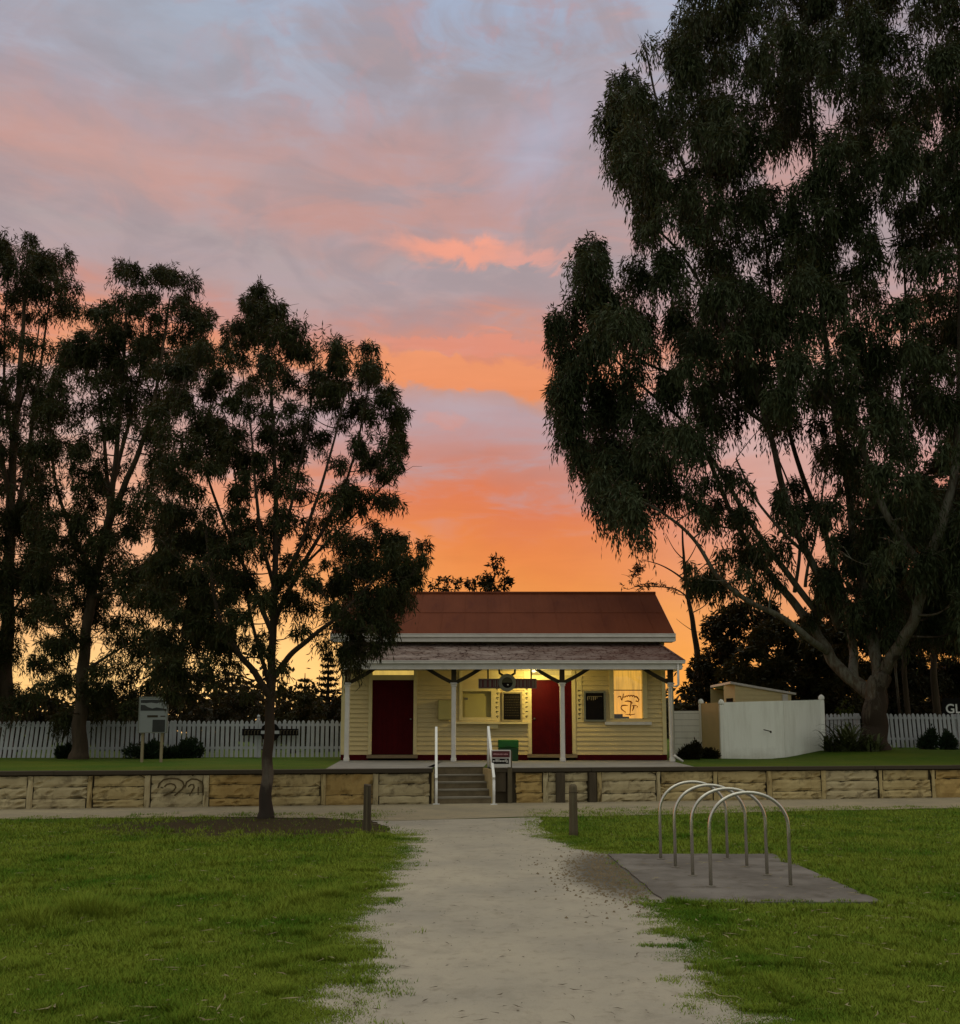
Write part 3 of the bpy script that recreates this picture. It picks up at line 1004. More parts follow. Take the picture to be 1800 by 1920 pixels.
mb = MB()
wbox(mb, -26, NX0, -0.3, -0.06, -0.1, HP - 0.02)
wbox(mb, NX1, 28, -0.3, -0.06, -0.1, HP - 0.02)
mb.build("core", "wallback", pw)
lp = [-700, -590, -480, -370, -262, -160, -50, 64, 175, 282, 391, 505, 609, 706, 812]
rp = [962, 1022, 1106, 1122, 1232, 1338, 1438, 1539, 1645, 1743, 1845, 1950, 2060, 2170, 2290]
rr = random.Random(11)
stones = ['stone2', 'stone', 'stone', 'stone', 'stone', 'stone2']
for seq, side in ((lp, 0), (rp, 1)):
    for k, (a, b) in enumerate(zip(seq, seq[1:])):
        x0, x1 = wall_x(a) + 0.064, wall_x(b) - 0.064
        if x1 - x0 < 0.15:
            continue
        mt = rr.choice(stones)
        if (a, b) in ((609, 706), (391, 505), (962, 1022), (1743, 1845)):
            mt = 'stone_ochre'
        if (a, b) in ((706, 812), (1122, 1232), (-50, 64)):
            mt = 'stone2'
        mb = MB()
        cuts = [0.0, 0.20 + rr.uniform(-.03, .03), 0.44 + rr.uniform(-.05, .05), 0.66]
        if rr.random() < 0.3:
            cuts.pop(rr.choice((1, 2)))
        if a == 282:
            cuts = [0.0, 0.30, 0.66]
        for z0, z1 in zip(cuts, cuts[1:]):
            rough_block(mb, x0 + rr.uniform(-.02, .02), x1 + rr.uniform(-.02, .02), 0.0, z0 + 0.005, z1 - 0.004, rr, 0.006)
        pnl = mb.build("stone_panel", mt, pw)
        if a == 282:
            # big numerals cut in the face
            mb = MB()
            def stroke(pts, rad=0.016):
                q = [Wp(wall_x(px), 0.008, (1.55 - (py - 1373) / 1800 * (WX0 + WSL * wall_x(px)))) for px, py in pts]
                mb.tube(q, rad, 6)
            stroke([(302, 1475), (304, 1467), (312, 1460), (324, 1457.5), (338, 1458.5), (347, 1463), (350, 1470), (347, 1477), (338, 1485), (333, 1489)])
            stroke([(307, 1474), (312, 1475)], .014)
            stroke([(314, 1473), (318, 1468.5), (326, 1467), (333, 1469.5), (335, 1474), (331, 1480), (322, 1485), (313, 1489)])
            stroke([(352, 1474), (355, 1464), (364, 1458.5), (374, 1459.5), (383, 1464), (386, 1472), (387, 1488)])
            stroke([(358, 1473), (363, 1468.5), (368, 1469), (369, 1474), (365, 1481), (361, 1489)], .014)
            stroke([(377, 1473), (377, 1488)], .012)
            mb.build("carved_numerals", "carve", pnl)
    for px in seq:
        x = wall_x(px)
        if (px == 812) or (px == 962):
            continue
        mb = MB()
        wd = 0.05 + rr.uniform(-.008, .012)
        rough_block(mb, x - wd, x + wd, 0.02, 0.0, 0.66, rr, 0.008)
        mb.build("pier", 'wood_dark' if px == 1106 else rr.choice(('stone', 'stone2')), pw)
# right of the steps: dark timber buttress posts against the wall
for px0, px1 in ((1040, 1056), (1101, 1114)):
    mb = MB()
    wbox(mb, wall_x(px0), wall_x(px1), 0.02, 0.10, 0.0, 0.66)
    mb.build("timber_buttress", "wood_dark", pw)
mb = MB()
x = -26.0
while x < 28:
    x2 = min(28, x + 2.4 + rr.uniform(-.3, .3))
    if x < NX0 - 0.01 and x2 > NX0:
        x2 = NX0
    if NX0 - 0.01 <= x < NX1:
        x, x2 = NX1, NX1 + 2.2
    wbox(mb, x + 0.004, x2 - 0.004, -0.33, 0.05 + rr.uniform(-.008, .008), HP - 0.06, HP + 0.018 + rr.uniform(-.004, .004))
    x = x2
mb.build("coping", "coping", pw)

# steps
st = thing("platform_steps", "worn dark bluestone steps between two white handrails up to the platform", "steps", Wp((NX0 + NX1) / 2, 0, 0))
inv = st.location.copy()
rise, tread = HP / 5, NDEP / 4
for k in range(4):
    mb = MB()
    wbox(mb, NX0 + 0.03, NX1 - 0.03, -NDEP + 0.005 * k, -0.03 - k * tread, 0.0 if k == 0 else k * rise + 0.002, (k + 1) * rise - 0.035)
    o = mb.build("step", "step", st, off=inv)
    mb = MB()
    wbox(mb, NX0 + 0.032, NX1 - 0.032, -NDEP + 0.005 * k + 0.002, -0.015 - k * tread, (k + 1) * rise - 0.034, (k + 1) * rise)
    mb.build("tread", "nosing", o, off=inv)
mb = MB()
wbox(mb, NX0 + 0.03, NX1 - 0.03, -NDEP - 0.25, -NDEP - 0.003, 0, HP + 0.006)
mb.build("landing", "step", st, off=inv)
for xx0, xx1 in ((NX0 - 0.02, NX0 + 0.028), (NX1 - 0.028, NX1 + 0.02)):
    mb = MB()
    wbox(mb, xx0, xx1, -NDEP, -0.02, 0, HP - 0.01)
    mb.build("side_wall", "stone", st, off=inv)


def handrail(pt, pb, foot, label):
    """pt upper end, pb lower end of the rail"""
    t = thing("handrail", label, "handrail", foot, 0, "handrails of the platform steps")
    f = Vector(foot)
    mb = MB()
    mb.bar(pt, pb, 0.055, 0.075)
    mb.build("rail", "rail_white", t, off=f)
    mb = MB()
    mb.tube([(pb.x, pb.y + 0.03, 0), (pb.x, pb.y + 0.03, pb.z - 0.02)], 0.030, 10)
    mb.build("post", "rail_white", t, True, off=f)
    mb = MB()
    q = Vector((pt.x, pt.y - 0.03, 0))
    mb.tube([(q.x, q.y, HP), (q.x, q.y, pt.z - 0.03)], 0.028, 10)
    mb.build("post", "rail_white", t, True, off=f)
    mb = MB()
    mb.box(pb.x - .07, pb.x + .07, pb.y - .04, pb.y + .10, 0.008, 0.022)
    mb.build("base_plate", "rail_white", t, off=f)


a = P(818, 1365, 22.6)
b = P(818, 1461, 21.0)
handrail(a, b, (b.x, b.y, 0.0), "white handrail on the left of the platform steps, seen almost end on")
a = P(915.5, 1364, 22.5)
b = P(926, 1460, 20.9)
handrail(a, b, (b.x, b.y, 0.0), "white sloping handrail on the right of the platform steps, beside the maroon sign")

# ------------------------------------------------------------------ station building
DW = 27.6          # wall plane
DP = 26.25         # verandah posts
BX0, BX1 = P(640, 1400, DW).x, P(1249, 1400, DW).x
BL = Vector((0.7, DW, HP))
sb = thing("station_building", "small cream weatherboard station with red roof, maroon doors and a post verandah", "building", BL)


def B(mb, name, m, parent=None, smooth=False):
    return mb.build(name, m, sb if parent is None else parent, smooth, off=BL)


def wz(py, D=DW):
    return P(900, py, D).z


def wx(px, D=DW):
    return P(px, 1380, D).x


ZB = HP + 0.02
Z_PL = wz(1415.0)         # top of plinth
Z_TOP = 4.25
d1 = (wx(697), wx(775), wz(1414.5), wz(1275))       # door openings
d2 = (wx(997), wx(1073), wz(1413.5), wz(1275))
TR1 = (d1[0] + .02, d1[1] - .03, wz(1265.5), wz(1246))
TR2 = (d2[0] + .02, d2[1] - .03, wz(1266), wz(1243))
WI = (wx(1152), wx(1206), wz(1347), wz(1236))
HA = (wx(867), wx(921), wz(1351), wz(1296))
op_d1 = (d1[0] - .02, d1[1] + .02, ZB, wz(1240))
op_d2 = (d2[0] - .02, d2[1] + .02, ZB, wz(1238))
op_w = (WI[0] - .02, WI[1] + .02, WI[2] - .02, WI[3] + .02)
op_h = (HA[0], HA[1], HA[2], HA[3])
OPEN = [op_d1, op_d2, op_w, op_h]


def clap(mb, x0, x1, z0, z1, y, openings, pitch=0.131, out=0.034):
    n = int(math.ceil((z1 - z0) / pitch))
    for k in range(n):
        r0, r1 = z0 + k * pitch, min(z1, z0 + (k + 1) * pitch)
        cuts = sorted({r0, r1} | {e for o_ in openings for e in (o_[2], o_[3]) if r0 < e < r1})
        for a, b in zip(cuts, cuts[1:]):
            zm = (a + b) / 2
            iv = [(x0, x1)]
            for o_ in openings:
                if o_[2] < zm < o_[3]:
                    nv = []
                    for p, q in iv:
                        if o_[1] <= p or o_[0] >= q:
                            nv.append((p, q))
                        else:
                            if o_[0] > p:
                                nv.append((p, o_[0]))
                            if o_[1] < q:
                                nv.append((o_[1], q))
                    iv = nv
            ya = y - out * (1 - (a - r0) / pitch)
            yb = y - out * (1 - (b - r0) / pitch)
            for p, q in iv:
                mb.poly([(p, ya, a), (q, ya, a), (q, yb, b), (p, yb, b)])
                if a == r0:
                    mb.poly([(p, y, a), (q, y, a), (q, ya, a), (p, ya, a)])


mb = MB()
clap(mb, BX0, BX1, Z_PL, Z_TOP, DW, OPEN)
DBK = 32.8
# side and rear walls with gables
ridge_y, ridge_z = 30.2, wz(1113, 30.2)
for xs_ in (BX0, BX1):
    n = int((Z_TOP - Z_PL) / 0.131)
    sg = -1 if xs_ == BX0 else 1
    for k in range(n + 1):
        a, b = Z_PL + k * .131, min(Z_TOP, Z_PL + (k + 1) * .131)
        mb.poly([(xs_ + sg * .022, DW, a), (xs_ + sg * .022, DBK, a), (xs_, DBK, b), (xs_, DW, b)])
        mb.poly([(xs_, DW, a), (xs_, DBK, a), (xs_ + sg * .022, DBK, a), (xs_ + sg * .022, DW, a)])
    mb.poly([(xs_, DW, Z_TOP), (xs_, DBK, Z_TOP), (xs_, ridge_y, ridge_z - 0.15)])
mb.poly([(BX0, DBK, ZB), (BX1, DBK, ZB), (BX1, DBK, Z_TOP), (BX0, DBK, Z_TOP)])
# dark inner lining so that nothing shows through
B(mb, "weatherboard_wall", "cream")
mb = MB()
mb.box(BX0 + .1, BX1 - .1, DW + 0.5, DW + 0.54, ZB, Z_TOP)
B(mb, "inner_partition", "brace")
mb = MB()
for p, q in ((BX0 - .01, d1[0] - .1), (d1[1] + .1, d2[0] - .1), (d2[1] + .1, BX1 + .01)):
    mb.box(p, q, DW - 0.035, DW + 0.1, ZB, Z_PL)
mb.box(BX0 - 0.02, BX0 + .08, DW + .11, DBK, ZB, Z_PL - .01)
mb.box(BX1 - 0.08, BX1 + .02, DW + .11, DBK, ZB, Z_PL - .01)
B(mb, "plinth", "burgundy")
for xx in (BX0 + .04, BX1 - .04):
    mb = MB()
    mb.box(xx - .055, xx + .055, DW - .045, DW + .06, Z_PL + .004, 3.95)
    B(mb, "corner_board", "cream_trim")


def frame(mb, o_, wdt, y0, y1, bottom=True, inner=True):
    x0, x1, z0, z1 = o_
    mb.box(x0 - wdt, x0, y0, y1, z0 - (wdt if bottom else 0), z1 + wdt)
    mb.box(x1, x1 + wdt, y0, y1, z0 - (wdt if bottom else 0), z1 + wdt)
    mb.box(x0, x1, y0, y1, z1, z1 + wdt)
    if bottom:
        mb.box(x0, x1, y0, y1, z0 - wdt, z0)


def door(o_, tr, lit, right):
    x0, x1, z0, z1 = o_
    mb = MB()
    mb.box(x0, x1, DW + 0.04, DW + 0.085, z0, z1)
    # flush boarded leaf with narrow ribs
    for k in range(1, 8):
        xk = x0 + (x1 - x0) * k / 8
        mb.box(xk - .006, xk + .006, DW + .034, DW + .041, z0 + .02, z1 - .02)
    dr = B(mb, "door", "burgundy")
    mb = MB()
    hx = x0 + 0.08 if right else x1 - .08
    mb.tube([(hx, DW + .035, z0 + 1.0), (hx, DW - .005, z0 + 1.0)], 0.024, 10)
    mb.lathe([(0.034, 0), (0.034, .008)], (hx, DW + .02, z0 + .99), 12)
    B(mb, "handle", "steel_foot", dr)
    mb = MB()
    wdt = 0.10
    mb.box(x0 - wdt, x0 - .002, DW - .05, DW + .14, z0 + .0, tr[3] + .1)
    mb.box(x1 + .002, x1 + wdt, DW - .05, DW + .14, z0 + .0, tr[3] + .1)
    mb.box(x0, x1, DW - .03, DW + .14, z1 + .003, tr[2] - .003)
    mb.box(x0, x1, DW - .03, DW + .14, tr[3] + .003, tr[3] + .1)
    B(mb, "door_frame", "cream_trim")
    mb = MB()
    mb.box(x0 + .004, x1 - .004, DW + .045, DW + .055, tr[2], tr[3])
    B(mb, "transom", lit)
    mb = MB()
    mb.box(x0 - .13, x1 + .13, DW - .10, DW + .12, z0 - .105, z0 - .012)
    B(mb, "threshold", "thresh")


door(d1, TR1, "transom", False)
door(d2, TR2, "transom", True)

# lit sash window on the right
wnd = MB()
frame(wnd, WI, 0.13, DW - .05, DW + .13, bottom=False)
wnd.box(WI[0], WI[1], DW + .01, DW + .07, WI[2] - .10, WI[2])
wo_ = B(wnd, "window_frame", "cream_trim")
mb = MB()
mb.box(wx(1134), wx(1221), DW - .12, DW + .05, wz(1359), wz(1353.5))
B(mb, "sill", "white", wo_)
zr = wz(1294)
mb = MB()
mb.box(WI[0], WI[1], DW + .015, DW + .055, zr - .012, zr + .012)
B(mb, "sash_rail", "brace", wo_)
mb = MB()
mb.poly([(WI[0], DW + .05, WI[2]), (WI[1], DW + .05, WI[2]), (WI[1], DW + .05, zr - .013), (WI[0], DW + .05, zr - .013)])
mb.poly([(WI[0], DW + .03, zr + .013), (WI[1], DW + .03, zr + .013), (WI[1], DW + .03, WI[3]), (WI[0], DW + .03, WI[3])])
B(mb, "pane", "glass", wo_)
mb = MB()
nx = 70
for k in range(nx):
    xa_, xb_ = WI[0] - .02 + (WI[1] - WI[0] + .04) * k / nx, WI[0] - .02 + (WI[1] - WI[0] + .04) * (k + 1) / nx
    ya_ = DW + .14 + .025 * math.sin(k * 1.1)
    yb_ = DW + .14 + .025 * math.sin((k + 1) * 1.1)
    mb.poly([(xa_, ya_, zr), (xb_, yb_, zr), (xb_, yb_, WI[3] + .05), (xa_, ya_, WI[3] + .05)])
B(mb, "curtain", "curtain", wo_)
mb = MB()
mb.box(WI[0] - .02, WI[1] + .02, DW + .13, DW + .14, WI[2] - .05, zr)
B(mb, "blind", "curtain2", wo_)
mb = MB()
mb.box(WI[0] + .005, WI[0] + .26, DW + .075, DW + .11, WI[2] + .001, WI[2] + .125)
mb.box(WI[0] + .26, WI[0] + .44, DW + .075, DW + .11, WI[2] + .001, WI[2] + .05)
B(mb, "parcel_on_sill", "wood_dark", wo_)
# painted signwriting on the lower pane: an arched word over two curled initials
mb = MB()


def ink(pts, rad=0.010):
    q = []
    for px, py in pts:
        p = P(px, py, DW)
        q.append((p.x, DW + .042, p.z))
    mb.tube(q, rad if hasattr(rad, '__len__') else [rad * .6] + [rad * 1.4] * (len(q) - 2) + [rad * .6], 5)


def crop(pts):
    return [(1090 + a / 9.0, 1250 + b / 9.0) for a, b in pts]


ink(crop([(615, 520), (640, 500), (665, 500), (672, 530), (685, 565), (690, 568)]), .012)
ink(crop([(690, 568), (700, 530), (714, 470), (712, 450)]), .010)
ink(crop([(700, 525), (730, 505), (738, 520), (750, 500), (770, 490), (775, 512)]), .012)
ink(crop([(775, 512), (795, 485), (812, 482), (820, 506), (840, 482), (858, 484), (862, 512)]), .013)
ink(crop([(862, 512), (880, 486), (900, 492), (905, 518), (925, 500), (950, 515), (955, 545)]), .014)
ink(crop([(905, 505), (945, 515), (975, 555), (960, 590), (925, 580), (940, 560)]), .014)
ink(crop([(735, 585), (790, 580), (840, 590), (858, 610), (850, 640)]), .016)
ink(crop([(835, 590), (832, 660), (828, 740), (825, 810)]), .012)
ink(crop([(790, 655), (740, 650), (690, 655), (672, 690), (685, 720), (715, 745), (755, 770), (730, 785)]), [.008, .020, .020, .016, .018, .014, .012, .006])
ink(crop([(890, 655), (885, 690), (875, 720), (862, 750)]), [.02, .022, .018, .006])
ink(crop([(845, 665), (880, 655), (925, 655), (952, 670), (940, 700)]), [.006, .014, .012, .014, .008])
ink(crop([(740, 800), (790, 810), (840, 812), (890, 805), (915, 795)]), .009)
ink(crop([(810, 790), (828, 830), (845, 800)]), .010)
B(mb, "lettering", "ink", wo_)

# ticket hatch with counter
mb = MB()
mb.box(HA[0], HA[1], DW + .10, DW + .12, HA[2], HA[3])
mb.box(wx(871), wx(912), DW + .07, DW + .099, wz(1346), wz(1305))
hp = B(mb, "ticket_hatch", "box")
mb = MB()
mb.box(HA[0] - .09, HA[0], DW - .05, DW + .12, HA[2], wz(1238))
mb.box(HA[1], HA[1] + .26, DW - .032, DW + .12, HA[2], wz(1238))
mb.box(HA[0], HA[1], DW - .045, DW + .12, HA[3], HA[3] + .07)
mb.box(HA[0], HA[1], DW - .03, DW + .12, HA[2] - .004, HA[2] + .09)
B(mb, "hatch_frame", "cream_trim", hp)
mb = MB()
mb.box(HA[0] - .0, HA[1], DW - .028, DW + .02, HA[3] + .073, wz(1238))
B(mb, "match_boarding", "cream", hp)
mb = MB()
mb.box(wx(870), wx(877), DW + .045, DW + .07, wz(1312), wz(1308))
B(mb, "latch", "steel_foot", hp)
mb = MB()
mb.box(wx(852), wx(990), DW - .20, DW - .024, wz(1357.5), wz(1354))
mb.box(wx(917), wx(934), DW - .14, DW - .024, wz(1366), wz(1357.6))
B(mb, "counter", "cream_trim", hp)

# scribed strips (weatherboard ends cut round the joinery)
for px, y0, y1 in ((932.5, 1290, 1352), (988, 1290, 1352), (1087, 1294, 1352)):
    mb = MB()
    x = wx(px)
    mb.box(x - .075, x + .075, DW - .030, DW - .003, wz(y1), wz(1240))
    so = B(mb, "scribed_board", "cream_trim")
    z = wz(y0)
    rs = random.Random(int(px))
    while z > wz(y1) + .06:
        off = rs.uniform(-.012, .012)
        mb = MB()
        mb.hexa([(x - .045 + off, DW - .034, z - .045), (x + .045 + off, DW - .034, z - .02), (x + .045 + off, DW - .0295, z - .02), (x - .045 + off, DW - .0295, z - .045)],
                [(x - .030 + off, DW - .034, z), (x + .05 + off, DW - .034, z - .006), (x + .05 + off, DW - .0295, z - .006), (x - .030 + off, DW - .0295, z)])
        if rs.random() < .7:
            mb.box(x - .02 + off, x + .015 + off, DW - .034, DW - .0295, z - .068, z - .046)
        B(mb, "notch_shadow", "brace", so)  # dark wedge standing in for the shadow in each scribed gap
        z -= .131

# main roof
EX1 = P(1265, 1190, 27.3).x
EX0 = -3.98 - 0.28
ez = wz(1189, 27.25)
ey = 27.25


def slope_slab(mb, x0, x1, ya, za, yb, zb, th):
    n = Vector((0, -(zb - za), (yb - ya))).normalized()
    if n.z < 0:
        n = -n
    d = n * th
    mb.hexa([(x0, ya - d.y, za - d.z), (x1, ya - d.y, za - d.z), (x1, yb - d.y, zb - d.z), (x0, yb - d.y, zb - d.z)],
            [(x0, ya, za), (x1, ya, za), (x1, yb, zb), (x0, yb, zb)])


mb = MB()
slope_slab(mb, EX0, EX1, ey, ez, ridge_y, ridge_z, 0.03)
slope_slab(mb, EX0, EX1, 2 * ridge_y - ey, ez, ridge_y, ridge_z, 0.03)
x = EX0 + 0.4
rs = random.Random(2)
nn = Vector((0, -(ridge_z - ez), ridge_y - ey)).normalized()
while x < EX1 - .2:      # sheet laps
    a, b = Vector((x, ey, ez)) + nn * .002, Vector((x, ridge_y, ridge_z)) + nn * .002
    mb.bar(a, b, 0.022, 0.014)
    x += rs.choice((0.68, 0.68, 0.69))
mb.bar(Vector((EX0, (ey + ridge_y) / 2, (ez + ridge_z) / 2)) + nn * .003, Vector((EX1, (ey + ridge_y) / 2, (ez + ridge_z) / 2)) + nn * .001, 0.006, 0.03)
rf = B(mb, "roof", "roof")
mb = MB()
mb.tube([(EX0 - .01, ridge_y, ridge_z + .005), (EX1 + .01, ridge_y, ridge_z + .005)], 0.06, 8)
B(mb, "ridge_cap", "roof", rf)
for xe in (EX0 - .02, EX1 - .02):
    mb = MB()
    for sgn in (1, -1):
        ya_ = ridge_y - sgn * (ridge_y - ey)
        mb.hexa([(xe, ya_, ez - .2), (xe + .04, ya_, ez - .2), (xe + .04, ridge_y, ridge_z - .2), (xe, ridge_y, ridge_z - .2)],
                [(xe, ya_, ez - .032), (xe + .04, ya_, ez - .032), (xe + .04, ridge_y, ridge_z - .032), (xe, ridge_y, ridge_z - .032)])
    B(mb, "bargeboard", "white", rf)
mb = MB()
mb.box(EX0 + .03, EX1 - .03, ey + .012, DW + .02, ez - .215, ez - .19)
B(mb, "eave_soffit", "eave", rf)
mb = MB()
gz = ez - .005
mb.box(EX0, EX1, ey - .11, ey + .008, gz - .095, gz + .004, 0.012)
mb.box(EX0 - .006, EX1 + .006, ey - .118, ey - .108, gz - .012, gz + .012)
B(mb, "gutter", "white", rf)
mb = MB()
mb.box(EX0 + .02, EX1 - .02, ey - .06, ey - .02, gz - .215, gz - .097)
B(mb, "fascia", "white", rf)

# verandah roof
VY0, VY1 = 25.95, DW + .02
vz0, vz1 = P(900, 1239.5, VY0).z, P(900, 1205, VY1).z
vx0, vx1 = P(637, 1240, VY0).x, P(1283, 1240, VY0).x
tx0, tx1 = vx0 + .42, P(1231, 1205, VY1).x
mb = MB()
t_ = 0.03
mb.hexa([(vx0, VY0, vz0 - t_), (vx1, VY0, vz0 - t_), (tx1, VY1, vz1 - t_), (tx0, VY1, vz1 - t_)],
        [(vx0, VY0, vz0), (vx1, VY0, vz0), (tx1, VY1, vz1), (tx0, VY1, vz1)])
mb.poly([(vx1, VY0, vz0 - .002), (vx1, VY1, vz0), (tx1, VY1, vz1 - .002)])
mb.poly([(vx0, VY1, vz0), (vx0, VY0, vz0 - .002), (tx0, VY1, vz1 - .002)])
mb.poly([(vx1, VY0, vz0 - t_), (tx1, VY1, vz1 - t_), (vx1, VY1, vz0 - t_)])
mb.poly([(vx0, VY0, vz0 - t_), (vx0, VY1, vz0 - t_), (tx0, VY1, vz1 - t_)])
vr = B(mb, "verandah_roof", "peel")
mb = MB()
mb.tube([(vx1, VY0, vz0 + .012), (tx1, VY1, vz1 + .012)], .035, 7)
B(mb, "hip_cap", "peel", vr)
mb = MB()
mb.tube([(vx0, VY0, vz0 + .012), (tx0, VY1, vz1 + .012)], .035, 7)
B(mb, "hip_cap", "peel", vr)
mb = MB()
mb.box(vx0 + .02, vx1 - .02, VY0 + .05, DW - .03, vz0 - .155, vz0 - .13)
for k in range(24):
    xk = vx0 + .2 + k * .385
    if xk < vx1 - .1:
        mb.box(xk - .01, xk + .01, VY0 + .06, DW - .04, vz0 - .162, vz0 - .1551)
B(mb, "verandah_ceiling", "eave", vr)
mb = MB()
mb.box(vx0 - .01, vx1 + .01, VY0 - .10, VY0 + .015, vz0 - .075, vz0 + .006, .012)
mb.box(vx0 - .016, vx1 + .016, VY0 - .108, VY0 - .098, vz0 - .012, vz0 + .012)
B(mb, "gutter", "white", vr)
mb = MB()
zf = P(900, 1255, VY0).z
mb.box(vx0 + .03, vx1 - .06, VY0 - .03, VY0 + .02, zf, vz0 - .077)
mb.box(vx0 + .03, vx0 + .07, VY0 + .021, VY1, zf, vz0 - .035)
mb.box(vx1 - .10, vx1 - .06, VY0 + .021, VY1, zf, vz0 - .035)
B(mb, "fascia", "white", vr)
mb = MB()
mb.box(vx0 + .02, vx0 + .2, DP - .06, DP + .06, zf - .05, zf - .001)
# posts
for k, px in enumerate((650.0, 850.5, 1055.0, 1260.0)):
    xp = P(px, 1400, DP).x
    ztop = zf + .04
    mb = MB()
    mb.box(xp - .063, xp + .063, DP - .063, DP + .063, ZB - .008, ztop, 0.018)
    mb.box(xp - .075, xp + .075, DP - .075, DP + .075, ZB - .006, ZB + .10, 0.012)
    po = B(mb, "post", "white")
    zc = P(900, 1281, DP).z
    mb = MB()
    mb.box(xp - .10, xp + .10, DP - .10, DP + .10, zc - .03, zc + .012, .02)
    mb.box(xp - .082, xp + .082, DP - .082, DP + .082, zc - .09, zc - .031, .02)
    B(mb, "capital", "white", po)
    for sgn in (-1, 1):
        if (k == 0 and sgn < 0) or (k == 3 and sgn > 0):
            continue
        mb = MB()
        pts = []
        for q in range(7):
            u = q / 6
            pts.append((xp + sgn * (.05 + .72 * u), DP, zc + .02 + (zf - zc + .05) * (u ** 1.0) - .02 * math.sin(u * math.pi)))
        for a_, b_ in zip(pts, pts[1:]):
            mb.bar(a_, b_, .10, .07)
        B(mb, "brace", "brace", po)
    mb = MB()
    mb.box(xp - .068, xp + .068, DP - .068, DP + .068, zc + .013, ztop - .002)
    B(mb, "post_head", "brace", po)

# downpipe at the right corner post
mb = MB()
xp = P(1260, 1400, DP).x
dx_ = P(1271, 1270, VY0).x
mb.tube([(dx_, VY0 - .05, vz0 - .07), (dx_, VY0 - .05, P(900, 1284, VY0).z), (dx_ - .05, VY0 - .02, P(900, 1287, VY0).z),
         (xp + .02, DP - .10, P(900, 1288, DP).z), (xp + .03, DP - .10, P(900, 1415, DP).z)], .032, 10)
mb.tube([(xp + .03, DP - .10, P(900, 1415, DP).z), (xp + .06, DP - .10, P(900, 1418, DP).z), (P(1279, 1427, DP).x, DP - .12, P(900, 1428, DP).z)], .034, 10)
B(mb, "downpipe", "white", None, True)
# rain head / curled gutter bracket at the left corner
mb = MB()
xq = P(655, 1262, DP - .1).x
mb.lathe([(.02, -.26), (.05, -.20), (.06, -.05), (.085, 0.02), (.085, .06)], (xq, DP - .15, P(900, 1262, DP).z), 12)
mb.tube([(xq - .12, DP - .15, P(900, 1268, DP).z), (xq - .14, DP - .15, P(900, 1258, DP).z), (xq - .08, DP - .15, zf + .01)], .02, 8)
B(mb, "rain_head", "wood", None, True)
mb = MB()
mb.box(P(822, 1300, DW).x, P(847, 1300, DW).x, DW - .20, DW - .004, wz(1350), wz(1313), .012)
mbx = B(mb, "meter_box", "box")
mb = MB()
mb.box(P(822, 1300, DW).x + .02, P(847, 1300, DW).x - .02, DW - .21, DW - .199, wz(1350) + .02, wz(1313) - .02)
B(mb, "lid", "box", mbx)

# ------------------------------------------------------------------ porch lamp (the lit lamp under the verandah)
LX = P(1000, 1256, 26.9).x
LP_ = Vector((LX, 26.75, vz0 - .165))
lt = thing("porch_lamp", "small lit lamp on the verandah ceiling behind the hanging sign", "lamp", LP_)
mb = MB()
mb.lathe([(.09, 0), (.09, -.02), (.075, -.03)], (0, 0, 0), 14)
mb.build("lamp_base", "brace", lt)
mb = MB()
mb.lathe([(.07, -.031), (.075, -.05), (.055, -.08), (.02, -.092)], (0, 0, 0), 14)
mb.build("bulb", "bulb", lt, True)
ld = bpy.data.lights.new("porch_light", 'POINT')
ld.energy = 62
ld.color = (1.0, 0.80, 0.27)
ld.shadow_soft_size = 0.07
lo = bpy.data.objects.new("porch_light", ld)
COL.objects.link(lo)
lo.parent = lt
lo.location = (0, 0, -.19)

# ------------------------------------------------------------------ notice boards
def notice(px0, px1, py0, py1, label, style):
    c = P((px0 + px1) / 2, (py0 + py1) / 2, DW)
    t = thing("notice_board", label, "notice board", (c.x, DW - .03, c.z), 0, "notice boards on the station wall")
    x0, x1 = wx(px0) - c.x, wx(px1) - c.x
    z0, z1 = wz(py1) - c.z, wz(py0) - c.z
    mb = MB()
    frame(mb, (x0 + .05, x1 - .05, z0 + .05, z1 - .05), .05, -.05, .004)
    mb.build("frame", "legwood" if style else "ring", t)
    mb = MB()
    mb.box(x0 + .052, x1 - .052, -.02, .003, z0 + .052, z1 - .052)
    bo = mb.build("board", "black", t)
    mb = MB()
    rs = random.Random(4 + style)
    if style:
        for k in range(8):
            mb = MB()
            zz = z1 - .16 - k * .075
            xx = x0 + .09
            while xx < x1 - .1:
                l = rs.uniform(.02, .06)
                mb.box(xx, min(xx + l, x1 - .08), -.0225, -.0201, zz, zz + .012)
                xx += l + .02
            mb.build("text_line", "wood_dark", bo)
    else:
        for k, hgt in ((0, .1), (1, .07), (2, .1), (3, .1), (4, .09), (5, .05)):
            xx = x0 + .10 + k * .055
            mb.box(xx, xx + (.022 if k in (0, 3, 4) else .014), -.0225, -.0201, z1 - .16 - hgt, z1 - .16)
        mb.box(x0 + .10, x1 - .10, -.0225, -.0201, z1 - .158, z1 - .148)
        mb.build("heading_text", "legwood", bo)


notice(941, 979.5, 1297, 1353, "dark framed notice board on the wall left of the right maroon door", 1)
notice(1095, 1136, 1296, 1353, "black notice board with a pale heading between the right door and the lit window", 0)

